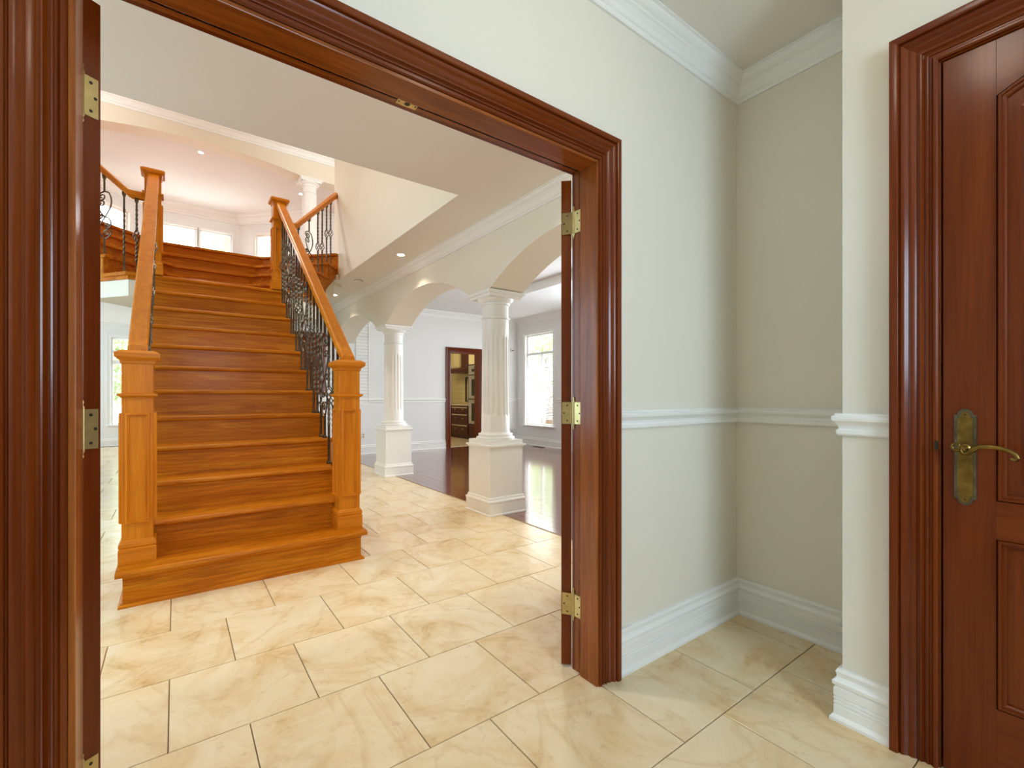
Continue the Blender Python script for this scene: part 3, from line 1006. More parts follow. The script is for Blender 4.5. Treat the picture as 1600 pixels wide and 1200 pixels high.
# ------------------------------------------------------------------ columns
def column(cx, cy, z0, hp, ztop, r, label, group, ped=0.19):
    o = thing('column', (cx, cy, z0), label, 'column', group)
    pz = z0 + hp
    if hp:
        MB().sqlathe(cx, cy, [(ped + .026, z0), (ped + .026, z0 + .012), (ped + .020, z0 + .02), (ped + .020, z0 + 0.115), (ped + .024, z0 + 0.122), (ped + .024, z0 + .136), (ped + .012, z0 + .146), (ped + .008, z0 + .165), (ped, z0 + 0.17),
                              (ped, pz - 0.034), (ped + .008, pz - .03), (ped + .008, pz - .022), (ped + .022, pz - .016), (ped + .022, pz)]).build('pedestal', 'trim', o)
    MB().sqlathe(cx, cy, [(r + .05, pz), (r + .05, pz + .04)]).build('plinth', 'trim', o)
    base = [(r + .046, .04), (r + .05, .05), (r + .046, .064), (r + .03, .068), (r + .024, .076), (r + .03, .086), (r + .026, .096), (r + .008, .1), (r, .115)]
    MB().lathe(cx, cy, [(a, pz + b) for a, b in base], 32).build('base_ring', 'trim', o, smooth=True)
    H = ztop - pz
    f0, f1 = pz + H * 0.18, pz + H * 0.72
    zs = [pz + .115, f0 - .001, f0 + 0.012, f0 + .03] + [f0 + .03 + (f1 - f0 - .06) * i / 6 for i in range(1, 7)] + [f1 - .012, f1 + .001, ztop - 0.255]

    def rf(r_, z, a):
        k = 0.0 if (z < f0 or z > f1) else (0.6 if (z < f0 + .02 or z > f1 - .02) else 1.0)
        s_ = (a / (2 * math.pi) * 18) % 1.0
        w_ = max(0.0, 1 - (abs(s_ - 0.5) / 0.34) ** 2)
        return r_ * (1 - 0.085 * k * math.sqrt(w_))
    MB().lathe(cx, cy, [(r - 0.012 * (z - pz) / H, z) for z in zs], 144, rf).build('shaft', 'trim', o, smooth=True)
    r2 = r - 0.011
    cap = [(r2, -.255), (r2 + .012, -.25), (r2 + .014, -.24), (r2 + .002, -.235), (r2, -.22), (r2, -.12), (r2 + .012, -.115), (r2 + .014, -.10), (r2 + .006, -.095), (r2 + .02, -.088), (r2 + .042, -.07), (r2 + .05, -.055)]
    MB().lathe(cx, cy, [(a, ztop + b) for a, b in cap], 40).build('capital', 'trim', o, smooth=True)
    MB().sqlathe(cx, cy, [(r2 + .052, ztop - .055), (r2 + .06, ztop - .03), (r2 + .075, ztop - .026), (r2 + .078, ztop)]).build('abacus', 'trim', o)
    return o


column(2.55, C1, 0, 0.66, SPR, 0.140, 'fluted white column on a square pedestal, nearest of the two', 'dining room columns')
column(2.55, C2, 0, 0.66, SPR, 0.140, 'fluted white column on a square pedestal, nearer the far wall', 'dining room columns')
column(ACX + AHS + 0.15, AY + 0.16, UZ, 0.0, ASP, 0.14, 'upstairs white column carrying the arch, behind the right railing', 'upstairs columns')
column(ACX - AHS - 0.15, AY + 0.16, UZ, 0.0, ASP, 0.14, 'upstairs white column carrying the left end of the arch', 'upstairs columns')

# ------------------------------------------------------------------ staircase
ST = thing('staircase', (XC, NY1, 0), 'honey oak staircase with wrought iron balusters splitting at an octagonal landing', 'staircase')
SX0, SX1 = -0.225, 1.035


def half_round(y0, y1, z1, th=0.034, n=6):
    r = th / 2
    pts = [(y1, z1 - th), (y1, z1)]
    for i in range(n + 1):
        a = math.pi / 2 + math.pi * i / n
        pts.append((y0 + r + r * math.cos(a), z1 - r + r * math.sin(a)))
    return pts


for k in range(1, 13):
    x0, x1 = (SX0 - 0.03, SX1 + 0.035) if k == 1 else (SX0, SX1)
    yb = nos(k + 1) + 0.05 if k < 12 else nos(12) + 0.12
    MB().extrude(half_round(nos(k), yb, RH * k), lambda a, b, d: (d, a, b), x0, x1).build('tread', 'oakX', ST, smooth=True)
    rx0, rx1 = (SX0 + 0.0, SX1 - 0.0) if k == 1 else (SX0 + 0.025, SX1 - 0.025)
    ry = nos(k) + 0.034
    MB().box(rx0, rx1, ry, ry + 0.02, RH * (k - 1), RH * k - 0.034).build('riser', 'oakX', ST)
    MB().sweep([(rx1, ry), (rx0, ry)], [(0, 0), (0.014, 0), (0.012, -0.008), (0.005, -0.014), (0, -0.018)], HZ(RH * k - 0.034)).build('cove_moulding', 'oakX', ST) if k == 1 else None
# shoe along the first riser
MB().sweep([(SX1, nos(2)), (SX1, nos(1) + 0.034), (SX0, nos(1) + 0.034), (SX0, nos(2))], [(0, 0), (0.020, 0), (0.018, 0.012), (0.008, 0.020), (0, 0.022)], HZ(0)).build('shoe_moulding', 'oakX', ST)
# saw-tooth stringers and spandrel below
for x0, x1 in ((SX0 + 0.0, SX0 + 0.024), (SX1 - 0.024, SX1)):
    poly = []
    for k in range(1, 13):
        y = nos(k) + 0.036
        poly += [(y, RH * (k - 1) if k > 1 else 0.0), (y, RH * k - 0.035)]
    poly += [(nos(12) + 0.2, RH * 12 - 0.035), (nos(12) + 0.2, RH * 12 - 0.42), (nos(3) + 0.1, 0.0)]
    MB().extrude(poly, lambda a, b, d: (d, a, b), x0, x1).build('stringer', 'oakY', ST)
for x0, x1 in ((SX0 + 0.006, SX0 + 0.02), (SX1 - 0.02, SX1 - 0.006)):
    MB().extrude([(nos(3) + .1, 0.0), (nos(12) + .2, 0.0), (nos(12) + .2, RH * 12 - .4), ], lambda a, b, d: (d, a, b), x0, x1).build('spandrel', 'wall', ST)

# landing (level 12) and the octagonal steps 13..16
OUT = 0.045
TH = 0.034


def split_poly(k, back_off):
    a = octa_path(k, 0.0, OUT)
    if k < 16:
        b = octa_path(k + 1, back_off, OUT)
    else:
        b = octa_path(k, 0.3, OUT)
    return a + b[::-1]


lb = octa_path(13, 0.05, OUT)
L1, R1 = rail_pt(0, -1, OUT), rail_pt(0, 1, OUT)
fy = nos(12) + 0.10
land = [(L1[0], fy), (R1[0], fy), (R1[0], R1[1] + 0.02), lb[3], lb[2], lb[1], lb[0], (L1[0], L1[1] + 0.02)]
land = [(L1[0] - 0.0, nos(12)), (SX0, nos(12)), (SX0, fy), (SX1, fy), (SX1, nos(12)), (R1[0], nos(12)), lb[3], lb[2], lb[1], lb[0]]
MB().prism(land, RH * 12 - TH, RH * 12).build('landing', 'oakX', ST, bevel=0.006)
for k in (13, 14, 15):
    MB().prism(split_poly(k, 0.05), RH * k - TH, RH * k).build('winder_tread', 'oakX', ST, bevel=0.007)
MB().prism(split_poly(16, 0), RH * 16 - TH, RH * 16).build('landing_nosing', 'oakX', ST, bevel=0.007)
for k in (13, 14, 15, 16):
    f_, b_ = octa_path(k, 0.034, OUT - 0.02), octa_path(k, 0.054, OUT - 0.02)
    for i in range(3):
        MB().prism([f_[i], f_[i + 1], b_[i + 1], b_[i]], RH * (k - 1), RH * k - TH).build('riser', 'oakX', ST)
# outer stringers of the splayed sides
for sd in (-1, 1):
    n = 5
    edge = []
    tks = [rail_t(k, 0.034, OUT - 0.02) for k in (13, 14, 15, 16)]
    poly = [(-0.02, RH * 12 - TH)]
    for i, t in enumerate(tks):
        poly += [(t, RH * (12 + i) - TH), (t, RH * (13 + i) - TH)]
    tend = tks[-1] + 0.02
    zl = lambda t: RH * 13 + (t - rail_t(13)) * RH / (rail_t(14) - rail_t(13))
    poly += [(tend, RH * 16 - TH), (tend, zl(tend) - 0.36), (rail_t(13) + 0.122, 2.272), (-0.02, 2.272)]

    def fs_map(a, b, d, sd=sd):
        q = rail_pt(a, sd, OUT - 0.02 - d)
        return (q[0], q[1], b)
    MB().extrude(poly, fs_map, 0, 0.03).build('stringer', 'oakX', ST)
    xa, xb = (SX1, R1[0] - 0.02) if sd > 0 else (L1[0] + 0.02, SX0)
    MB().box(xa, xb, nos(12) + 0.02, nos(12) + 0.05, 2.272, RH * 12 - TH).build('landing_fascia', 'oakX', ST)
# plaster soffit under landing and steps
lp = octa_path(13, 0.3, 0.0)
R0, L0 = rail_pt(0.02, 1, 0), rail_pt(0.02, -1, 0)
MB().prism([(L0[0], nos(12) + 0.055), (R0[0], nos(12) + 0.055), lp[3], lp[2], lp[1], lp[0]], 2.11, 2.271).build('landing_soffit', 'wall_warm', ST)
for k in (14, 15, 16):
    a, b = octa_path(k, 0.06, -0.02), octa_path(k, 0.30, -0.02)
    MB().prism(a + b[::-1], RH * k - 0.42, RH * k - 0.205).build('landing_soffit', 'wall_warm', ST)


def newel(cx, cy, z0, h, w, label):
    hw = w / 2
    o = MB().sqlathe(cx, cy, [(hw, z0), (hw, z0 + h - 0.06)]).build('newel_post', 'oakZ', ST, bevel=0.003)
    o['label'] = label
    bz = 0.135
    MB().sqlathe(cx, cy, [(hw + .014, z0), (hw + .014, z0 + bz * .62), (hw + .010, z0 + bz * .68), (hw + .014, z0 + bz * .74), (hw + .012, z0 + bz * .86), (hw + .006, z0 + bz * .92), (hw + .001, z0 + bz)]).build('newel_base', 'postX', o)
    zt = z0 + h
    zb = zt - 0.25
    MB().sqlathe(cx, cy, [(hw + .001, zb - .012), (hw + .008, zb - .006), (hw + .018, zb), (hw + .018, zb + .010), (hw + .001, zb + .014)]).build('newel_band', 'postX', o)
    MB().sqlathe(cx, cy, [(hw + .001, zt - .075), (hw + .006, zt - .07), (hw + .006, zt - .06), (hw + .012, zt - .052), (hw + .026, zt - .042), (hw + .03, zt - .036), (hw + .03, zt - .016), (hw + .024, zt - .012), (hw + .006, zt), ]).build('newel_cap', 'postX', o)
    p0, p1 = z0 + 0.225, zb - 0.095
    pr = [(0, 0), (0, 0.007), (0.003, 0.0135), (0.009, 0.0135), (0.011, 0.006), (0.015, 0.006), (0.019, 0.001), (0.019, 0)]
    pw = hw - 0.016
    for fm in (XZ(cy - hw), YZ(cx - hw), YZp(cx + hw), (lambda a, b, d: (a, cy + hw + d, b))):
        c_ = cx if fm(0, 0, 0)[0] == 0 else cy
        path = [(c_ - pw, p0), (c_ - pw, p1), (c_ + pw, p1), (c_ + pw, p0)]
        MB().sweep(path, [(-a, b) for a, b in pr], fm, closed=True).build('panel_moulding', 'oakZ', o)
    return o


NLX, NRX = -0.168, 0.988
newel(NLX, 3.352, RH, 1.178, 0.138, 'lower left oak newel post')
newel(NRX, 3.352, RH, 1.178, 0.142, 'lower right oak newel post')
UNY = 5.905
newel(NLX - 0.012, UNY, RH * 12, 1.055, 0.134, 'upper left oak newel post')
newel(NRX - 0.018, UNY, RH * 12, 1.055, 0.134, 'upper right oak newel post')

# handrails
HPROF = [(-0.038, 0.0), (-0.038, 0.010), (-0.044, 0.016), (-0.045, 0.050), (-0.041, 0.060), (-0.034, 0.064), (0.034, 0.064), (0.041, 0.060), (0.045, 0.050), (0.044, 0.016), (0.038, 0.010), (0.038, 0.0)]


def handrail(pts, name='handrail', k=1.0, m_='oakY'):
    P = [Vector(q) for q in pts]
    rings = []
    for i, q in enumerate(P):
        d0 = (P[i] - P[i - 1]) if i > 0 else (P[1] - P[0])
        d1 = (P[i + 1] - P[i]) if i < len(P) - 1 else d0
        a, b = Vector((d0.x, d0.y)).normalized(), Vector((d1.x, d1.y)).normalized()
        n0, n1 = Vector((a.y, -a.x)), Vector((b.y, -b.x))
        mvec = (n0 + n1) / (1 + n0.dot(n1))
        rings.append([(q.x + mvec.x * o * k, q.y + mvec.y * o * k, q.z + z * k * 1.15) for o, z in HPROF])
    m_n = len(HPROF)
    vs_ = [v for r in rings for v in r]
    fs_ = [(i * m_n + j, i * m_n + (j + 1) % m_n, (i + 1) * m_n + (j + 1) % m_n, (i + 1) * m_n + j) for i in range(len(P) - 1) for j in range(m_n)]
    fs_ += [tuple(range(m_n)), tuple((len(P) - 1) * m_n + j for j in range(m_n))[::-1]]
    return MB().add(vs_, fs_).build(name, m_, ST)


HR0, HRS = 1.352, 0.772


def rail_z(y):
    return HR0 + (y - 3.352) * HRS      # underside of the lower handrails


handrail([(NLX, 3.31, rail_z(3.31) + 0.012), (NLX - 0.006, UNY - 0.067, rail_z(UNY - 0.067))])
handrail([(NRX, 3.31, rail_z(3.31) + 0.012), (NRX - 0.012, UNY - 0.067, rail_z(UNY - 0.067))])
URZ = 3.085
T16 = rail_t(16)


def up_rail(t):
    return URZ + max(0.0, t) * RH / (rail_t(14) - rail_t(13)) * 0.98


for sd in (-1, 1):
    a = rail_pt(0, sd)
    xx = NRX - 0.018 + 0.067 if sd > 0 else NLX - 0.012 - 0.067
    te = (VX1 - RS[0]) / RD[0] - 0.005 if sd > 0 else (VX1 - RS[0]) / RD[0] + 0.05
    e = rail_pt(te, sd)
    handrail([(xx, UNY, URZ), (a[0], a[1], URZ), (e[0], e[1], up_rail(te))], 'upper_handrail', 0.9, 'postX')

# balusters -----------------------------------------------------------
BCACHE = {}


def bar_mesh(h, kind):
    """twisted square bar"""
    key = ('bar', round(h, 3), kind)
    if key in BCACHE:
        return BCACHE[key]
    mb = MB()
    s_ = 0.0078
    if kind == 'scroll':
        segs = [(0, 0.18, 0, 0)]
    elif kind == 'plain':
        segs = [(0, h * 0.22, 0, 0), (h * 0.22, h * 0.80, 0, 9.0), (h * 0.80, h, 0, 0)]
    else:
        c = h * (0.50 if kind == 'basket' else 0.42)
        segs = [(0, c - 0.26, 0, 0), (c - 0.26, c - 0.05, 0, 5.0), (c + 0.05, c + 0.30, 0, 5.5), (c + 0.30, h, 0, 0)]
    for z0, z1, t0, turns in segs:
        n = 1 if turns == 0 else 34
        vs_, fs_ = [], []
        for i in range(n + 1):
            z = z0 + (z1 - z0) * i / n
            an = turns * (math.pi / 2) * i / n
            for q in range(4):
                a = an + math.pi / 4 + q * math.pi / 2
                vs_.append((s_ * 1.414 * math.cos(a), s_ * 1.414 * math.sin(a), z))
        for i in range(n):
            for q in range(4):
                l = (q + 1) % 4
                fs_.append((i * 4 + q, i * 4 + l, i * 4 + 4 + l, i * 4 + 4 + q))
        fs_ += [(3, 2, 1, 0), (n * 4, n * 4 + 1, n * 4 + 2, n * 4 + 3)]
        mb.add(vs_, fs_)
    BCACHE[key] = mb.mesh('baluster', 'iron', (0, 0, 0))
    return BCACHE[key]


def basket_mesh():
    if 'basket' in BCACHE:
        return BCACHE['basket']
    mb = MB()
    for q in range(4):
        pts = []
        for i in range(11):
            u_ = i / 10
            a = q * math.pi / 2 + u_ * math.pi * 1.1
            r = 0.004 + 0.024 * math.sin(math.pi * u_) ** 0.8
            pts.append((r * math.cos(a), r * math.sin(a), -0.055 + 0.11 * u_))
        mb.tube(pts, 0.0042, 5)
    for z in (-0.058, 0.058):
        mb.lathe(0, 0, [(0.008, z - .006), (0.012, z - .003), (0.012, z + .003), (0.008, z + .006)], 8)
    BCACHE['basket'] = mb.mesh('basket', 'iron', (0, 0, 0), smooth=True)
    return BCACHE['basket']


def shoe_mesh():
    if 'shoe' not in BCACHE:
        BCACHE['shoe'] = MB().sqlathe(0, 0, [(0.015, 0), (0.015, 0.010), (0.011, 0.018), (0.009, 0.026)]).mesh('shoe', 'iron', (0, 0, 0))
    return BCACHE['shoe']


def collar_mesh():
    if 'collar' not in BCACHE:
        BCACHE['collar'] = MB().sqlathe(0, 0, [(0.009, -0.045), (0.013, -0.036), (0.016, -0.03), (0.016, 0.0)]).mesh('collar', 'iron', (0, 0, 0))
    return BCACHE['collar']


def scroll_mesh(h, ang):
    key = ('scroll', round(h, 3), round(ang, 3))
    if key in BCACHE:
        return BCACHE[key]
    mb = MB()
    ca, sa = math.cos(ang), math.sin(ang)
    z0, z1 = 0.17, h - 0.17
    H = z1 - z0
    W_ = 0.066

    def add(pp, r=0.0066):
        mb.tube([(1.4 * x * ca, 1.4 * x * sa, z0 + z * H) for x, z in pp], r, 5)

    def spiral(cx, cz, r0, a0, turns, dirn=1, n=22):
        out = []
        for i in range(n):
            u_ = i / (n - 1)
            r = r0 * (1 - 0.80 * u_)
            a = a0 + dirn * turns * 2 * math.pi * u_
            out.append((cx + r * math.cos(a), cz + r * math.sin(a) / H))
        return out
    mb.sqlathe(0, 0, [(0.0078, h - 0.175), (0.0078, h)])
    # big upper loop, S spine and four curls
    add([(0, 1.0)] + [(W_ * math.sin(math.pi * (0.15 + 0.85 * i / 16)) * 1.0, 1.0 - 0.56 * i / 16) for i in range(1, 17)] + [(-W_ * 0.75 * math.sin(math.pi * i / 10), 0.44 - 0.44 * i / 10) for i in range(1, 11)])
    add([(0, 1.0), (-0.035, 0.975), (-0.06, 0.93)] + spiral(-0.024, 0.89, 0.038, math.pi, 1.3, 1))
    add([(0.004, 0.46), (-0.03, 0.55), (-0.055, 0.66), (-0.062, 0.72)] + spiral(-0.026, 0.745, 0.036, math.pi, 1.2, -1))
    add([(0.0, 0.45), (-0.03, 0.52), (-0.055, 0.5)] + spiral(-0.036, 0.475, 0.024, math.pi * .9, 1.1, 1))
    add([(0.0, 0.46), (0.035, 0.43), (0.058, 0.36), (0.06, 0.3)] + spiral(0.028, 0.28, 0.032, 0, 1.2, -1))
    add([(0.0, 0.0), (0.035, 0.02), (0.06, 0.08)] + spiral(0.024, 0.12, 0.038, 0, 1.3, 1))
    BCACHE[key] = mb.mesh('scroll_panel', 'iron', (0, 0, 0), smooth=True)
    return BCACHE[key]


def baluster(x, y, z, h, kind, ang=0.0):
    o = place('baluster', bar_mesh(h, kind), (x, y, z), ST)
    place('shoe', shoe_mesh(), (x, y, z), o)
    place('collar', collar_mesh(), (x, y, z + h - 0.004), o)
    if kind in ('basket', 'low_basket'):
        place('basket', basket_mesh(), (x, y, z + h * (0.50 if kind == 'basket' else 0.42)), o)
    if kind == 'scroll':
        place('scroll_panel', scroll_mesh(h, ang), (x, y, z), o)
    return o


for X_, sd in ((NRX - 0.004, 1), (NLX, -1)):
    for k in range(2, 12):
        z = RH * k
        pat = (k - 2) % 3
        if pat == 2:
            y = nos(k) + 0.045
            baluster(X_, y, z, rail_z(y) - z + 0.004, 'scroll', math.pi / 2)
            y = nos(k) + 0.168
            baluster(X_, y, z, rail_z(y) - z + 0.004, 'plain')
        else:
            for dy in (0.045, 0.168):
                y = nos(k) + dy
                baluster(X_, y, z, rail_z(y) - z + 0.004, 'basket' if pat == 1 else 'low_basket')
for sd in (-1, 1):
    ang = math.atan2(RD[1], RD[0]) if sd > 0 else math.atan2(-RD[1], RD[0])
    t13 = rail_t(13)
    dt = rail_t(14) - t13
    bx0 = NRX - 0.018 + 0.067 if sd > 0 else NLX - 0.012 - 0.067
    r0 = rail_pt(0, sd)
    baluster(bx0 * 0.45 + r0[0] * 0.55, UNY, RH * 12, URZ - RH * 12 + .004, 'basket')
    baluster(*rail_pt(0.075, sd), RH * 12, up_rail(0.075) - RH * 12 + .004, 'plain')
    lst = [(t13 + 0.065, 13, 'scroll')]
    for kk in (14, 15):
        for f in (0.045, 0.165):
            lst.append((t13 + dt * (kk - 13) + f, kk, 'basket' if kk == 15 else 'low_basket'))
    for t, kk, kd in lst:
        baluster(*rail_pt(t, sd), RH * kk, up_rail(t) - RH * kk + .004, kd, ang)

# ------------------------------------------------------------------ small fixtures
def recessed(x, y, z, label, power):
    o = thing('recessed_light', (x, y, z), label, 'ceiling light', 'recessed ceiling lights')
    MB().lathe(x, y, [(0.055, z - 0.004), (0.052, z - 0.006), (0.040, z - 0.004), (0.040, z - 0.001)], 24).build('trim_ring', 'white_plastic', o, smooth=True)
    MB().lathe(x, y, [(0.036, z - 0.0065), (0.030, z - 0.0085)], 20).build('lamp_face', 'lamp', o)
    d = bpy.data.lights.new('downlight', 'SPOT')
    d.energy = power
    d.color = WARM
    d.spot_size = math.radians(110)
    d.spot_blend = 0.8
    d.shadow_soft_size = 0.04
    l = bpy.data.objects.new('downlight', d)
    l.location = (x, y, z - 0.03)
    COL.objects.link(l)
    return o


recessed(2.09, 5.02, CZ, 'round recessed downlight in hall ceiling, nearer the double doorway', 22)
recessed(2.06, 7.64, CZ, 'round recessed downlight in hall ceiling, beside the stair stringer', 22)
recessed(2.09, 2.40, CZ, 'round recessed downlight in hall ceiling hidden above the right door leaf', 22)
recessed(0.37, 9.98, UB, 'small lit downlight in upper bay ceiling above the left landing', 10)
recessed(2.2, 10.75, UB, 'small lit downlight in upper bay ceiling beside the column', 10)
recessed(-1.3, 10.75, UB, 'small downlight in upper bay ceiling left of the arch', 20)
recessed(0.50, 2.20, CZ, 'added unseen downlight in hall ceiling just beyond the double doorway, brightening the stair front', 34)  # added front fill for newels and steps, hidden by the door header
recessed(-0.75, 2.20, CZ, 'added unseen downlight in hall ceiling left of the double doorway, brightening newel and floor', 22)  # second added fill, also hidden by the header
recessed(0.39, 4.5, UC, 'added unseen downlight high above the lower flight of stairs, brightening the treads and risers', 110)  # added to lift the dim upper stairs, unseen from the camera
recessed(0.39, 6.9, UC, 'added unseen downlight high above the octagonal landing, brightening the stairwell', 90)  # added likewise, for the landing and stairwell walls
o = thing('added_ceiling_lamp', (0.95, 0.35, CZ), 'added round ceiling lamp, out of view, brightening the niche and vestibule', 'ceiling light')
MB().lathe(0.95, 0.35, [(0.15, CZ), (0.15, CZ - 0.02), (0.13, CZ - 0.022)], 32).build('lamp_base', 'brass', o, smooth=True)
MB().lathe(0.95, 0.35, [(0.128, CZ - 0.022), (0.12, CZ - 0.05), (0.09, CZ - 0.075), (0.03, CZ - 0.088)], 32).build('lamp_shade', 'white_plastic', o, smooth=True)
point('vestibule_fill', (0.95, 0.35, CZ - 0.2), 3.1, (1.0, 0.92, 0.78), 0.1)  # added fill light for the niche, no such lamp in view
o = thing('smoke_detector', (2.08, 6.5, CZ), 'round white smoke detector on the hall ceiling', 'smoke detector')
MB().lathe(2.08, 6.5, [(0.062, CZ), (0.062, CZ - 0.012), (0.055, CZ - 0.016), (0.048, CZ - 0.03), (0.03, CZ - 0.034)], 24).build('housing', 'white_plastic', o, smooth=True)
MB().lathe(2.08, 6.5, [(0.064, CZ - 0.001), (0.064, CZ - 0.004)], 24).build('mounting_ring', 'screw', o)
o = thing('motion_sensor', (6.3, FY, 2.2), 'small white motion sensor in the dining room corner', 'sensor')
MB().lathe(0, 0, [(0.03, 0), (0.034, 0.02), (0.03, 0.05), (0.012, 0.062)], 16, fmap=lambda a, b, c_: (6.45 + a, FY - c_, 2.22 + b * 1.4)).build('housing', 'white_plastic', o, smooth=True)
MB().box(6.43, 6.47, FY - 0.064, FY - 0.058, 2.19, 2.21).build('lens', 'screw', o)


def outlet(x, y, z, label):
    o = thing('wall_outlet', (x, y, z), label, 'outlet', 'wall outlets')
    MB().box(x - .036, x + .036, y - .006, y, z, z + .115).build('cover_plate', 'white_plastic', o, bevel=0.002)
    for zz in (.022, .066):
        MB().box(x - .016, x + .016, y - .008, y - .005, z + zz, z + zz + .028).build('socket', 'stone_top', o)


outlet(2.92, FY, 0.30, 'white wall outlet on the far wall between newel post and column')
o = thing('floor_vent', (6.45, 7.9, 0), 'dark floor vent at the baseboard under the tall window', 'vent')
MB().box(6.40, 6.50, 7.65, 8.0, 0.0005, 0.004).build('vent_frame', 'bark', o)
for i in range(8):
    MB().box(6.412, 6.488, 7.67 + i * 0.04, 7.69 + i * 0.04, 0.003, 0.006).build('vent_slat', 'screw', o)
# louvred slatting on the far wall behind the third arch
o = thing('louvred_slatting', (2.93, FY, 1.05), 'white louvred slatting on the far wall behind the third arch', 'slatting')  # white frame with slats, set on the wall
for x0, x1, z0, z1 in ((2.78, 2.80, .95, 2.55), (3.02, 3.04, .95, 2.55), (2.80, 3.02, .95, .985), (2.80, 3.02, 2.515, 2.55)):
    MB().box(x0, x1, FY - 0.022, FY - 0.001, z0, z1).build('slatting_frame', 'trim', o)
for i in range(25):
    z = 0.99 + i * 0.061
    MB().add([(2.80, FY - 0.018, z), (3.02, FY - 0.018, z), (3.02, FY - 0.004, z + 0.05), (2.80, FY - 0.004, z + 0.05),
              (2.80, FY - 0.014, z), (3.02, FY - 0.014, z), (3.02, FY - 0.001, z + 0.05), (2.80, FY - 0.001, z + 0.05)],
             [(0, 1, 2, 3), (4, 7, 6, 5), (0, 4, 5, 1), (1, 5, 6, 2), (2, 6, 7, 3), (3, 7, 4, 0)]).build('louvre', 'trim', o)

# ------------------------------------------------------------------ kitchen beyond the doorway
KX, KY1 = 6.10, 11.20          # cabinet fronts face -X; a runs towards the viewer
struct('wall_kitchen', MB().box(KX + 0.62, KX + 0.75, FY + .15, 12.6, 0, 2.8).box(3.3, KX + .75, 12.5, 12.6, 0, 2.8).box(3.3, 3.4, FY + .15, 12.6, 0, 2.8), 'wall', 'kitchen wall behind the cabinets', 'wall')
struct('ceiling_kitchen', MB().box(3.3, KX + .75, FY + .15, 12.6, 2.75, 2.85), 'ceil_white', 'kitchen ceiling beyond the far doorway', 'ceiling')


def kbox(a0, a1, d0, d1, z0, z1):
    return MB().box(KX + d0, KX + d1, KY1 - a1, KY1 - a0, z0, z1)


def kface(d):
    return lambda a, b, dd: (KX + d - dd, KY1 - a, b)


def drawers(a0, a1, zs, label):
    o = thing('drawer_cabinet', (KX + .3, KY1 - (a0 + a1) / 2, 0), label, 'cabinet', 'kitchen cabinets')
    kbox(a0, a1, 0, 0.6, 0.1, 0.87).build('carcass', 'cherry', o)
    kbox(a0, a1, 0.05, 0.6, 0.0, 0.1).build('plinth', 'cherry', o)
    for z0, z1 in zs:
        d = kbox(a0 + .03, a1 - .03, -.02, 0, z0, z1).build('drawer_front', 'cherry', o, bevel=0.004)
        kbox(a0 + .06, a1 - .06, -.036, -.02, z1 - .045, z1 - .018).build('drawer_bead', 'stone_top', d)
        for f in (0.28, 0.72):
            aa = a0 + (a1 - a0) * f
            MB().lathe(0, 0, [(.006, 0), (.006, .012), (.015, .018), (.015, .026), (.006, .03)], 10, fmap=lambda p_, q_, c_: kface(-.02)(aa + p_, (z0 + z1) / 2 + q_, c_)).build('knob', 'brass', d, smooth=True)
    return o


Z3 = ((0.13, 0.38), (0.41, 0.66), (0.69, 0.85))
drawers(0.06, 0.98, Z3, 'dark cherry three-drawer cabinet with brass knobs next to the wall ovens')
drawers(-0.88, 0.04, Z3, 'dark cherry drawer cabinet at the far end of the kitchen run')
o = thing('worktop', (KX + .3, KY1, 0.87), 'beige stone worktop on the cherry drawer cabinets', 'worktop')
kbox(-1.29, 0.985, -0.03, 0.61, 0.87, 0.91).build('slab', 'stone_top', o, bevel=0.006)
bs = struct('wall_backsplash', kbox(-1.29, 0.985, 0.600, 0.618, 0.91, 1.76), 'grout', 'cream tiled kitchen backsplash above the worktop', 'backsplash')
btm = MB().box(-0.006, 0, -0.082, 0.082, 0, 0.136).mesh('backsplash_tile', 'olive', (0, 0, 0))
for i in range(12):
    for j in range(6):
        place('tile', btm, (KX + 0.600, KY1 - (-1.18 + 0.17 * i), 0.914 + 0.141 * j), bs)
o = thing('wall_cabinet', (KX + .4, KY1 - .05, 1.9), 'cream wall cabinet above the cherry range hood', 'cabinet', 'kitchen cabinets')
kbox(-1.29, 0.05, 0.27, 0.61, 1.9, 2.7).build('carcass', 'olive', o)
for a0, a1 in ((-0.8, -0.40), (-0.38, 0.03)):
    d = kbox(a0, a1, .25, .27, 1.92, 2.68).build('door', 'olive', o)
    MB().sweep([(a0 + .05, 1.97), (a0 + .05, 2.63), (a1 - .05, 2.63), (a1 - .05, 1.97)], [(0, 0), (0, .01), (-.02, .012), (-.02, 0)], kface(.25), closed=True).build('door_moulding', 'olive', d)
o = thing('range_hood', (KX + .3, KY1 - .4, 1.76), 'dark cherry range hood cornice over the tiled backsplash', 'hood')
MB().sweep([(KX + .2, KY1 - 0.97), (KX + .2, KY1 + 0.45)], [(0, 0), (0.0, -.02), (.02, -.02), (.05, .04), (.07, .06), (.07, .1), (0, .12)], HZ(1.78)).build('cornice', 'cherry', o)
kbox(-0.45, 0.97, .2, .61, 1.77, 1.895).build('body', 'cherry', o)
kbox(0.07, 0.97, 0.30, 0.60, 1.9, 2.7).build('side_panel', 'cherry', o)
o = thing('wall_panel', (KX + .59, KY1 + .07, 0.95), 'narrow dark framed panel on the backsplash beside the oven tower', 'panel')
MB().sweep([(-0.17, 0.96), (-0.17, 1.66), (0.03, 1.66), (0.03, 0.96)], [(0, 0), (0, .03), (-.035, .03), (-.035, 0)], kface(.593), closed=True).build('frame', 'black', o)
o = thing('oven_tower', (KX + .3, KY1 - 1.35, 0), 'stainless double wall oven and microwave in a tall cabinet', 'oven')
kbox(0.99, 1.66, -.01, 0.6, 0, 2.7).build('cabinet_body', 'cherry', o)
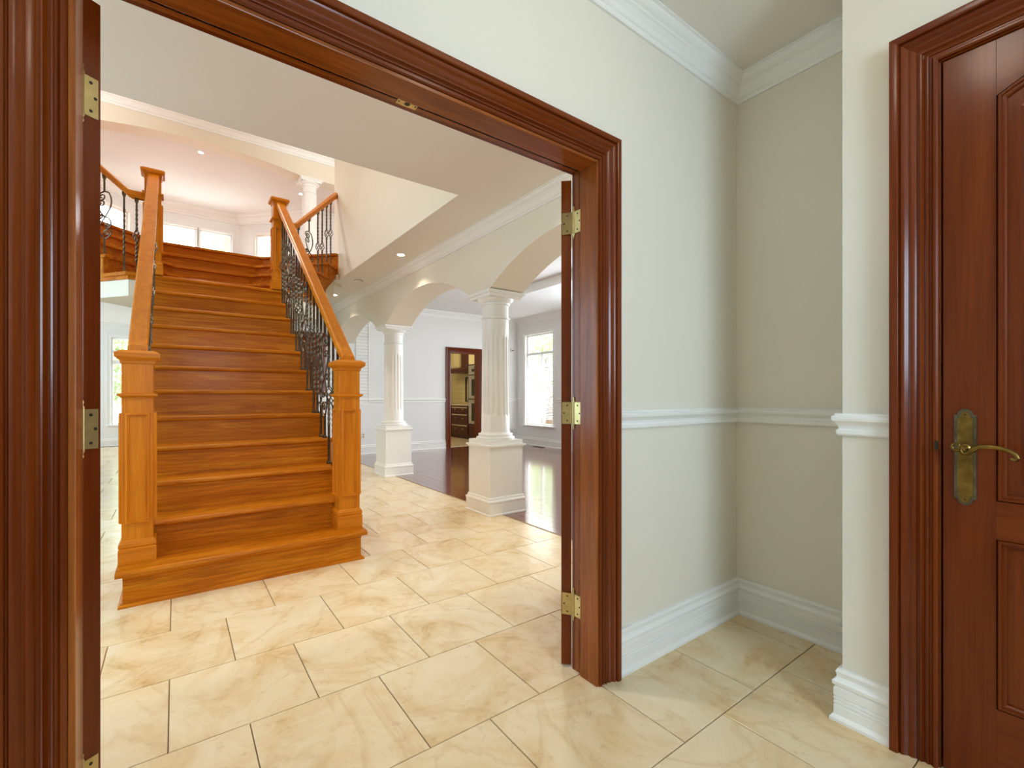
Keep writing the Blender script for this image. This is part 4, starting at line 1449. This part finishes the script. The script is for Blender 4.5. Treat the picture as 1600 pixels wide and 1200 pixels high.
kbox(1.02, 1.63, -.03, -.01, .10, .36).build('drawer_front', 'cherry', o)
for z0, z1, nm in ((0.42, 1.03, 'lower_oven'), (1.06, 1.64, 'upper_oven'), (1.67, 1.90, 'microwave')):
    d = kbox(1.01, 1.64, -.03, -.01, z0, z1).build(nm, 'steel', o)
    kbox(1.16, 1.56, -.034, -.03, z0 + .07, z1 - .09).build('oven_window', 'black', d)
    MB().tube([kface(-.06)(1.06, z1 - .04, 0), kface(-.06)(1.60, z1 - .04, 0)], .011, 8).build('oven_handle', 'steel', d, smooth=True)
kbox(1.02, 1.63, -.03, -.01, 1.93, 2.68).build('door', 'olive', o)
point('kitchen_lamp', (5.0, 10.6, 2.5), 26, (1.0, 0.84, 0.55), 0.1)

# ------------------------------------------------------------------ outside
def tree(x, y, h, r, n, label):
    o = thing('tree', (x, y, -0.35), label, 'tree', 'trees outside the windows')
    MB().tube([(x, y, -0.4), (x + .1, y, h * .4), (x - .05, y + .1, h * .75)], [.16, .12, .05], 8).build('trunk', 'bark', o, smooth=True)
    mb = MB()
    for i in range(n):
        while True:
            q = Vector((random.uniform(-1, 1), random.uniform(-1, 1), random.uniform(-1, 1)))
            if 0.3 < q.length < 1:
                break
        c_ = Vector((x, y, h * .62)) + Vector((q.x * r, q.y * r, q.z * h * .42))
        a = Vector((random.gauss(0, 1), random.gauss(0, 1), random.gauss(0, 1))).normalized()
        b = a.cross(Vector((0.3, 0.5, 0.8))).normalized()
        s_ = random.uniform(.07, .13)
        mb.add([c_ - a * s_, c_ + b * s_ * .5, c_ + a * s_, c_ - b * s_ * .5], [(0, 1, 2, 3)])
    f = mb.build('foliage', 'leaf', o)
    f['kind'] = 'stuff'


tree(10.5, 12.2, 3.4, 1.0, 1600, 'leafy tree outside the tall dining window')
tree(-1.75, 18.6, 3.2, 1.1, 2200, 'leafy tree outside the far left window')
tree(1.5, 17.5, 7.2, 1.0, 2600, 'tall leafy tree outside the upper bay windows')
struct('wall_neighbour', MB().box(10.5, 16, 15.5, 15.8, -0.35, 3.0), 'brickwall', 'pale brick wall outside the dining window', 'wall')
